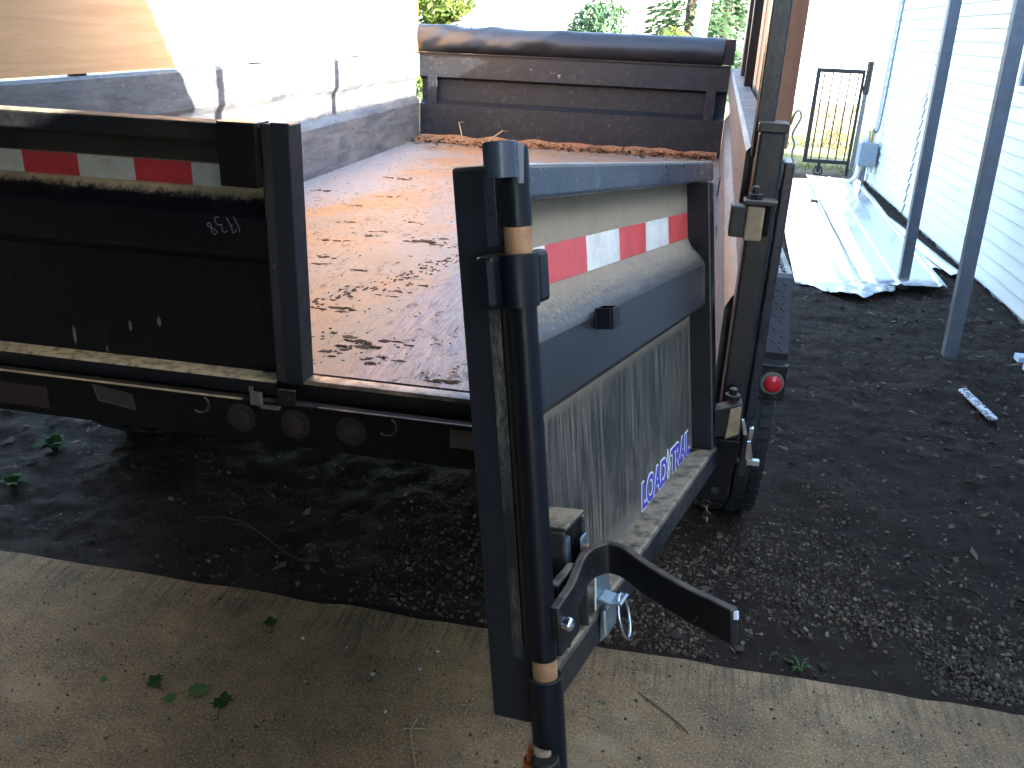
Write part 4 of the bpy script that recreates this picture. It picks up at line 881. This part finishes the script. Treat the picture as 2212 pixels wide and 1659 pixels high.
def flash(pa, pb, w_, label, z0):
    a_ = Vector((*pa, 0)); b3 = Vector((*pb, 0)); d_ = (b3-a_).normalized(); q = Vector((-d_.y, d_.x, 0)); mb = MB(); rings = []
    for i in range(9):
        p = a_+(b3-a_)*i/8; z = z0+.01*noise.noise(Vector((p.x*2, p.y*2, 1)))
        rings.append([(p+q*w_/2)+Vector((0, 0, z)), p+Vector((0, 0, z+.02)), (p-q*w_/2)+Vector((0, 0, z+.004))])
    o = mb.loft(rings, False, False).build('flashing_strip', M_SHEET, recalc=False); m = o.modifiers.new('thick', 'SOLIDIFY'); m.thickness = .0015
    return tag(o, label, 'flashing')
flash((2.73, 4.52), (2.62, 6.6), .10, 'narrow bent flashing strip lying next to the siding', G+.02)
flash((2.60, 4.62), (2.56, 5.7), .09, 'shorter flashing strip lying between the sheets and the longer strip', G+.025)
# torn foil at the near end of the sheets
rows = []; 
for j in range(15):
    s_ = j/14; row = []
    for i in range(41):
        u = i/40; x = 1.60+.62*u; dip = math.sin(math.pi*min(1, max(0, (u-.05)/.95)))
        y = 4.02-.30*dip*s_*(.75+.35*noise.noise(Vector((u*7, 2, 0))))-.02*s_; z = G+.018+.035*s_*(1-s_)*2*dip+.016*noise.fractal(Vector((x*11, y*11, 7)), 1, 2, 3)+.02*(1-s_)*(u > .1)
        row.append((x, y, max(G+.004, z)))
    rows.append(row)
o = MB().loft(rows, False, False).build('torn_foil', M_FOIL, recalc=False, smooth=50); m = o.modifiers.new('thick', 'SOLIDIFY'); m.thickness = .001
tag(o, 'crumpled torn foil hanging out from under the roofing sheets', 'foil')

# ------------------------------------------------------------------ gate and its post
GY = 9.10
ga = thing('metal_gate', 'narrow black metal gate on a caster wheel beside the house', 'gate', (2.42, GY, G))
MB().box(2.163, 2.208, GY, GY+.03, -.578, .460).box(2.655, 2.686, GY, GY+.03, -.70, .460).box(2.2085, 2.6545, GY, GY+.03, .414, .460).box(2.2085, 2.6545, GY, GY+.03, -.578, -.536).build('gate_frame', M_BLACK, ga, .003)
for bx_ in (2.252, 2.344, 2.435, 2.527, 2.619): MB().tube([(bx_, GY+.015, -.541), (bx_, GY+.015, .423)], .0085, 8).build('bar', M_BLACK, ga, smooth=60)
box('caster_fork', M_BLACK, ga, 2.335, 2.372, GY+.0, GY+.03, -.66, -.576, .003)
cw = MB().ring((2.353, GY+.015, -.662), (0, 1, 0), .048, .010, 28, 8).build('caster_wheel', M_BLACK, ga, smooth=60)
for k in range(4):
    a = k*math.pi/4; MB().tube([(2.353-.044*math.cos(a), GY+.015, -.662-.044*math.sin(a)), (2.353+.044*math.cos(a), GY+.015, -.662+.044*math.sin(a))], .005, 6).build('wheel_spoke', M_BLACK, cw)
gp = thing('gate_post', 'galvanised gate post with black wrapping at its top beside the gate', 'post', (2.72, GY+.02, G))
MB().tube([(2.725, GY+.02, G), (2.725, GY+.02, .2)], .026, 16).build('post_tube', M_GALV, gp, smooth=60)
rings = []
for i in range(12):
    z = .2+.35*i/11; rings.append([(2.727+(.036+.007*noise.noise(Vector((z*20, j, 0))))*math.cos(j*math.pi/6), GY+.02+(.036+.007*noise.noise(Vector((z*20, j, 4))))*math.sin(j*math.pi/6), z) for j in range(12)])
MB().loft(rings).build('post_wrapping', M_BLACK, gp, smooth=60)

# ------------------------------------------------------------------ far buildings and planting
def far_building(x0, x1, y0, y1, h_, label, door_=None):
    t = thing('white_building', label, 'building', ((x0+x1)/2, (y0+y1)/2, G)); z1 = G+h_
    box('wall', M_TRIM, t, x0, x1, y0, y1, G-.1, z1, 0)
    MB().add([(x0-.4, y0-.4, z1+.01), (x1+.4, y0-.4, z1+.01), (x1+.4, y1+.4, z1+.01), (x0-.4, y1+.4, z1+.01), (x0-.4, (y0+y1)/2, z1+1.5), (x1+.4, (y0+y1)/2, z1+1.5)], [(0, 1, 5, 4), (2, 3, 4, 5), (0, 4, 3), (1, 2, 5), (0, 3, 2, 1)]).build('roof', M_ROOF, t)
    if door_:
        dd = box('garage_door', M_PVC, t, door_[0], door_[1], y0-.03, y0-.002, G, door_[2], 0)
        for k in range(4): box('door_panel', M_PVC, dd, door_[0]+.06, door_[1]-.06, y0-.05, y0-.031, G+.05+k*(door_[2]-G-.05)/4, G+.05+(k+.88)*(door_[2]-G-.05)/4, .01)
    return t
far_building(2.1, 8.5, 22, 30, 2.9, 'white garage building seen beyond the gate', (3.0, 4.34, .56))
far_building(-5.6, -1.45, 19, 26, 3.1, 'white building behind the rolled tarp, left of the small shrub')
def leafcloud(mb, c, rad, n, ls, r, flat=1.0, hollow=.0):
    c = np.array(c); k = 0
    while k < n:
        p = r.uniform(-1, 1, 3); d_ = np.linalg.norm(p)
        if d_ > 1 or d_ < hollow: continue
        q = c+p*np.array(rad); 
        if noise.noise(Vector((q[0]*1.1, q[1]*1.1, q[2]*1.1))) < -.08: k += .15; continue
        a = Vector(r.normal(0, 1, 3)).normalized(); b3 = a.orthogonal().normalized(); s_ = ls*r.uniform(.6, 1.4); Q = Vector(q)
        mb.add([Q-a*s_, Q-b3*s_*.45, Q+a*s_, Q+b3*s_*.45], [(0, 1, 2, 3)]); k += 1
def tree(name, label, x, y, h_, trunk_r, crown, leaf_m, bark, n, ls, seed, limbs=6, clear=.35):
    r = np.random.default_rng(seed); t = thing(name, label, 'tree', (x, y, G))
    mb = MB(); lean = r.uniform(-.02, .02, 2)
    mb.tube([(x+lean[0]*k*h_, y+lean[1]*k*h_, G+h_*k) for k in np.linspace(0, .95, 8)], list(np.linspace(trunk_r, trunk_r*.25, 8)), 10)
    ends = []
    for i in range(limbs):
        k = r.uniform(clear, .85); a = r.uniform(0, 6.28); l_ = crown[0]*r.uniform(.5, .95); p0 = Vector((x, y, G+h_*k)); p1 = p0+Vector((math.cos(a)*l_, math.sin(a)*l_, l_*r.uniform(.1, .5)))
        mb.tube([p0, (p0+p1)/2+Vector((0, 0, .05*l_)), p1], [trunk_r*.4, trunk_r*.25, trunk_r*.1], 6); ends.append(p1)
    mb.build('trunk', bark, t, smooth=60)
    mb = MB(); cz = G+h_*crown[2]
    for i in range(11):
        a = r.uniform(0, 6.28); q = r.uniform(.2, .8); leafcloud(mb, (x+math.cos(a)*crown[0]*q, y+math.sin(a)*crown[0]*q, cz+r.uniform(-.8, .8)*crown[1]), (crown[0]*.45, crown[0]*.45, crown[1]*.35), n//14, ls, r)
    for e in ends: leafcloud(mb, e, (crown[0]*.3, crown[0]*.3, crown[0]*.25), n//20, ls, r)
    mb.build('crown', leaf_m, t, recalc=False); return t
tree('leafy_tree', 'sunlit yellow-green leafy tree above the left end of the tarp', -4.2, 15.5, 4.6, .12, (1.1, 2.0, .48), M_LEAF_Y, M_BARK, 8000, .075, 1, 9, .2)
def conifer(label, x, y, h_, rb, z0, n, seed):
    r = np.random.default_rng(seed); t = thing('conifer_tree', label, 'tree', (x, y, G))
    MB().tube([(x, y, G), (x, y, G+h_)], [.13, .02], 10).build('trunk', M_BARK, t, smooth=60); mb = MB()
    for k in range(n):
        f = r.uniform(0, 1)**1.3; z = G+z0+(h_-z0)*f; rad = rb*(1-f)**.8*r.uniform(.35, 1); a = r.uniform(0, 6.28)
        if noise.noise(Vector((math.cos(a)*2, math.sin(a)*2, z*2.2))) < -.15: continue
        p = Vector((x+rad*math.cos(a), y+rad*math.sin(a), z-rad*.25)); d_ = Vector((math.cos(a)+r.normal(0, .4), math.sin(a)+r.normal(0, .4), -.35+r.normal(0, .2))).normalized(); s_ = d_.orthogonal().normalized(); l_ = r.uniform(.06, .13)
        mb.add([p-d_*l_, p-s_*l_*.3, p+d_*l_, p+s_*l_*.3], [(0, 1, 2, 3)])
    mb.build('crown', M_LEAF_D, t, recalc=False)
conifer('dense dark green conifer behind the pale trunk above the tarp', .62, 17.0, 6.5, 1.05, .5, 7500, 3)
conifer('second dark conifer just right of the pale trunk', 1.35, 18.5, 7.0, .6, .6, 4500, 5)
pt = thing('pale_trunk_tree', 'tree with pale grey trunk rising above the tarp', 'tree', (.86, 15.0, G))
MB().tube([(.80, 15, G), (.83, 15, G+1.5), (.90, 15.0, G+3.0), (.95, 15, G+5.0)], [.15, .125, .12, .09], 14).build('trunk', M_PBARK, pt, smooth=60)
mb = MB(); rr_ = np.random.default_rng(8); leafcloud(mb, (1.2, 15, G+5.0), (1.5, 1.5, 1.0), 2500, .07, rr_); mb.build('crown', M_LEAF_Y, pt, recalc=False)
def shrub(name, label, x, y, rad, h_, n, ls, mat, seed, bare=False):
    r = np.random.default_rng(seed); t = thing(name, label, 'shrub', (x, y, G)); mb = MB()
    for i in range(16 if bare else 10):
        a = r.uniform(0, 6.28); q = r.uniform(.3, 1); p1 = Vector((x+math.cos(a)*rad*q, y+math.sin(a)*rad*q, G+h_*r.uniform(.5, 1))); pm = Vector((x+math.cos(a)*rad*q*.35, y+math.sin(a)*rad*q*.35, G+h_*.4)); x_, y_ = x+r.normal(0, .12 if bare else .02), y+r.normal(0, .12 if bare else .02); pm = pm+Vector((r.normal(0, .07), r.normal(0, .07), r.normal(0, .05))); mb.tube([(x_, y_, G), pm, p1], [.007, .005, .002] if bare else [.014, .010, .003], 5)
        if bare:
            for k in range(3): mb.tube([pm.lerp(p1, .4+.2*k), pm.lerp(p1, .4+.2*k)+Vector((r.normal(0, .12), r.normal(0, .12), r.uniform(.05, .2)))], [.005, .002], 4)
    mb.build('stems', M_TWIG if bare else M_BARK, t)
    mb = MB(); leafcloud(mb, (x, y, G+h_*.6), (rad, rad, h_*.42), n, ls, r); mb.build('foliage', mat, t, recalc=False)
shrub('round_shrub', 'blue-green shrub showing just above the tarp middle', -1.0, 16.5, .75, 2.0, 2600, .06, M_LEAF_S, 11)
shrub('round_shrub', 'small yellow-green shrub at the foot of the pale trunk', .35, 14.2, .5, 1.55, 1800, .05, M_LEAF_Y, 12)
shrub('bare_shrub', 'bare twiggy shrub behind the black gate', 2.95, 12.2, .42, .80, 60, .025, M_STRAW, 13, True)
# tufts of grass behind the gate: one mass
mb = MB(); r = np.random.default_rng(31)
for k in range(5000):
    x = r.uniform(1.6, 5); y = r.uniform(9.5, 14.5); 
    if noise.noise(Vector((x*1.1, y*.9, 2))) < .02: continue
    hgt = r.uniform(.03, .10); a = r.uniform(0, 6.28); w_ = .006; dx, dy = math.cos(a)*w_, math.sin(a)*w_; lx, ly = r.normal(0, .03, 2); z = ground_z(x, y)-.002
    mb.add([(x-dx, y-dy, z), (x+dx, y+dy, z), (x+lx, y+ly, z+hgt)], [(0, 1, 2)])
stuff(mb.build('grass', M_LEAF_Y, recalc=False), 'sunlit tufts of grass on the yard beyond the gate', 'grass')

# ------------------------------------------------------------------ things lying on the slab and dirt
LEAFP = [(0, -1), (.25, -.75), (.62, -.72), (.5, -.42), (.95, -.2), (.6, 0), (.75, .38), (.36, .34), (.25, .62), (0, 1.0), (-.25, .6), (-.4, .36), (-.78, .35), (-.58, 0), (-.92, -.22), (-.5, -.42), (-.6, -.75), (-.24, -.75)]
def leaf(x, y, s_, ang, tilt, mat, label, group='fallen leaves on the concrete', z0=G):
    ca, sa = math.cos(ang), math.sin(ang); mb = MB(); vs2 = [(0, 0, .25)]+[(px, py, .10*(px*px+py*py)+.08*math.sin(px*5+py*3)) for px, py in LEAFP]
    out = [(x+(px*ca-py*sa)*s_, y+(px*sa+py*ca)*s_, z0+.004+(.30*s_ if tilt else 0)+s_*(pz*.6+tilt*px*.6)) for px, py, pz in vs2]
    zmin = min(p[2] for p in out); out = [(p[0], p[1], p[2]-zmin+z0+.001) for p in out]
    n_ = len(LEAFP); mb.add(out, [(0, 1+i, 1+(i+1) % n_) for i in range(n_)])
    mb.tube([(out[1][0], out[1][1], out[1][2]+.0005), (out[1][0]+sa*s_*.9, out[1][1]-ca*s_*.9, z0+.002)], s_*.03, 5)
    return tag(mb.build('fallen_leaf', mat, recalc=False), label, 'leaf', group)
leaf(-.13, -.01, .024, .6, .1, M_LEAF_G, 'dark green leaf alone close to the slab edge')
leaf(-.295, -.285, .024, 1.0, .5, M_LEAF_G, 'dark green curled leaf, leftmost of the leaf cluster')
leaf(-.232, -.325, .019, 2.0, .1, M_LEAF_P, 'small pale green leaf at the front of the leaf cluster')
leaf(-.178, -.283, .030, -1.0, .1, M_LEAF_P, 'larger pale green leaf in the middle of the leaf cluster')
leaf(-.108, -.305, .031, .3, .3, M_LEAF_G, 'dark green leaf, rightmost of the leaf cluster')
leaf(-.415, -.305, .013, .8, .1, M_LEAF_P, 'tiny pale leaf left of the leaf cluster')
leaf(-.475, -.515, .012, 2.2, .3, M_LEAF_W, 'small bleached white leaf near the bottom left corner')
leaf(.76, -.10, .007, 1, .1, M_LEAF_P, 'tiny mint green scrap of leaf right of the open door')
for i, (x, y, s_) in enumerate(((-1.55, .75, .045), (-1.36, .62, .04), (-1.42, .50, .03), (-1.20, .33, .03), (-1.07, .80, .035))):
    leaf(x, y, s_, i*1.3, .3, M_LEAF_X, ('curled dead leaf beside the corner of the blue board', 'large dead leaf just right of the farther weed', 'dead leaf lying between the two weeds', 'dead leaf closest to the slab edge at far left', 'dead leaf on the dirt nearest the trailer, behind the weeds')[i], 'dead leaves on the dirt', ground_z(x, y))
def twig(pts, r0, mat, label):
    return tag(MB().tube(smooth_pts(pts), [r0]*(4*(len(pts)-1)+1), 6).build('twig', mat, smooth=60), label, 'twig')
twig([(.122, -.005, G+.004), (.128, -.05, G+.008), (.130, -.09, G+.004), (.118, -.112, G+.003)], .0022, M_TWIG, 'reddish twig lying in the middle of the slab')
twig([(.348, -.255, G+.004), (.345, -.30, G+.006), (.372, -.36, G+.004), (.40, -.42, G+.004)], .0018, M_STRAW, 'pale curved straw near the bottom edge left of the door')
twig([(.325, -.29, G+.004), (.385, -.285, G+.009)], .0012, M_STRAW, 'short straw crossing the curved one')
twig([(.84, -.045, G+.003), (.92, -.11, G+.004), (.96, -.15, G+.003)], .0018, M_TWIG, 'thin dark twig on the slab right of the door')
twig([(.66, -.235, G+.003), (.70, -.245, G+.005), (.735, -.247, G+.003)], .0013, M_STRAW, 'bent pale straw beside a crumb right of the door')
twig([(1.02, .315, ground_z(1.02, .315)+.006), (1.08, .27, ground_z(1.08, .27)+.006)], .004, M_TWIG, 'dark stick on the bare dirt below the handle end')
twig([(-.60, .40, ground_z(-.6, .4)+.006), (-.45, .44, ground_z(-.45, .44)+.01), (-.25, .33, ground_z(-.25, .33)+.008), (-.14, .26, ground_z(-.14, .26)+.006)], .003, M_TWIGD, 'long curved twig in the dark shade under the trailer')
PB = [(-.02, -.055, .009), (.10, -.06, .007), (.20, -.14, .011), (.33, -.02, .007), (.305, -.095, .010), (.95, -.22, .006), (.62, -.33, .008), (1.12, -.36, .008), (.05, -.20, .006), (.27, -.25, .006), (.86, -.26, .006), (.55, -.42, .007)]
me0 = None
for i, (x, y, s_) in enumerate(PB):
    rr_ = np.random.default_rng(50+i); mb = MB()
    bm = bmesh.new(); bmesh.ops.create_icosphere(bm, subdivisions=1, radius=1)
    vs2 = [(v.co.x*(1+rr_.uniform(-.25, .25)), v.co.y*(1+rr_.uniform(-.25, .25)), v.co.z*(.62+rr_.uniform(-.15, .15))) for v in bm.verts]; fs2 = [tuple(v.index for v in f.verts) for f in bm.faces]; bm.free()
    mb.add([(x+a_*s_*.6, y+b3*s_*.6, G+.0045*s_/.009+c_*s_*.6) for a_, b3, c_ in vs2], fs2)
    tag(mb.build('pebble', M_FOUND if i % 3 else M_PALE), 'small loose pebble lying on the concrete slab', 'pebble', 'loose pebbles on the concrete slab')
# plant tufts
def weed(x, y, n_, hgt, mat, label, cat, wide=.007, seed=0):
    r = np.random.default_rng(seed); t = MB(); z = ground_z(x, y)-.004
    for i in range(n_):
        a = r.uniform(0, 6.28); l_ = hgt*r.uniform(.6, 1.1); d_ = Vector((math.cos(a), math.sin(a), 0)); s_ = Vector((-d_.y, d_.x, 0))*wide*r.uniform(.6, 1.2); p = Vector((x, y, z)); k1 = p+d_*l_*.35+Vector((0, 0, l_*.5)); k2 = p+d_*l_*.9+Vector((0, 0, l_*r.uniform(.3, .7)))
        t.add([p-s_*.4, p+s_*.4, k1+s_, k1-s_, k2], [(0, 1, 2, 3), (3, 2, 4)])
    return tag(t.build('weed', mat, recalc=False), label, cat)
weed(1.24, .15, 11, .05, M_LEAF_P, 'bright green grass tuft growing at the slab edge', 'grass tuft', .003, 1)
weed(-1.32, .72, 16, .09, M_LEAF_G, 'leafy weed in the dark dirt, larger and farther of two at left', 'weed', .018, 2)
weed(-1.28, .46, 12, .07, M_LEAF_G, 'leafy weed nearest the slab at the left edge', 'weed', .016, 3)
# scraps
def scrap(quad, th, mat, name, label, cat):
    zs = [max(ground_z(*p) for p in quad)+.004]*4; mb = MB().hexa([(p[0], p[1], z) for p, z in zip(quad, zs)]+[(p[0], p[1], z+th) for p, z in zip(quad, zs)])
    return tag(mb.build(name, mat, bevel=.001), label, cat)
scrap([(2.165, 2.30), (2.205, 2.33), (2.245, 1.99), (2.205, 1.97)], .008, M_SCRAP, 'siding_scrap', 'long pale siding scrap lying on the dirt before the near post', 'scrap')
scrap([(2.60, 2.93), (2.70, 2.93), (2.70, 2.86), (2.60, 2.86)], .03, M_BLUEW, 'siding_scrap', 'pale block at the right edge below the siding, farther one', 'scrap')
scrap([(2.58, 2.74), (2.70, 2.74), (2.70, 2.66), (2.58, 2.66)], .03, M_BLUEW, 'siding_scrap', 'pale block at the right edge below the siding, nearer one', 'scrap')
scrap([(-2.5, .74), (-2.5, .58), (-1.66, .955), (-1.74, .985)], .02, M_BLUEW, 'blue_board', 'pale blue board whose corner shows left of the trailer', 'board')

# ------------------------------------------------------------------ lift everything so that the ground is at z = 0
for o in bpy.data.objects:
    if o.parent is None and o is not cam_o:
        o.location.z += LIFT
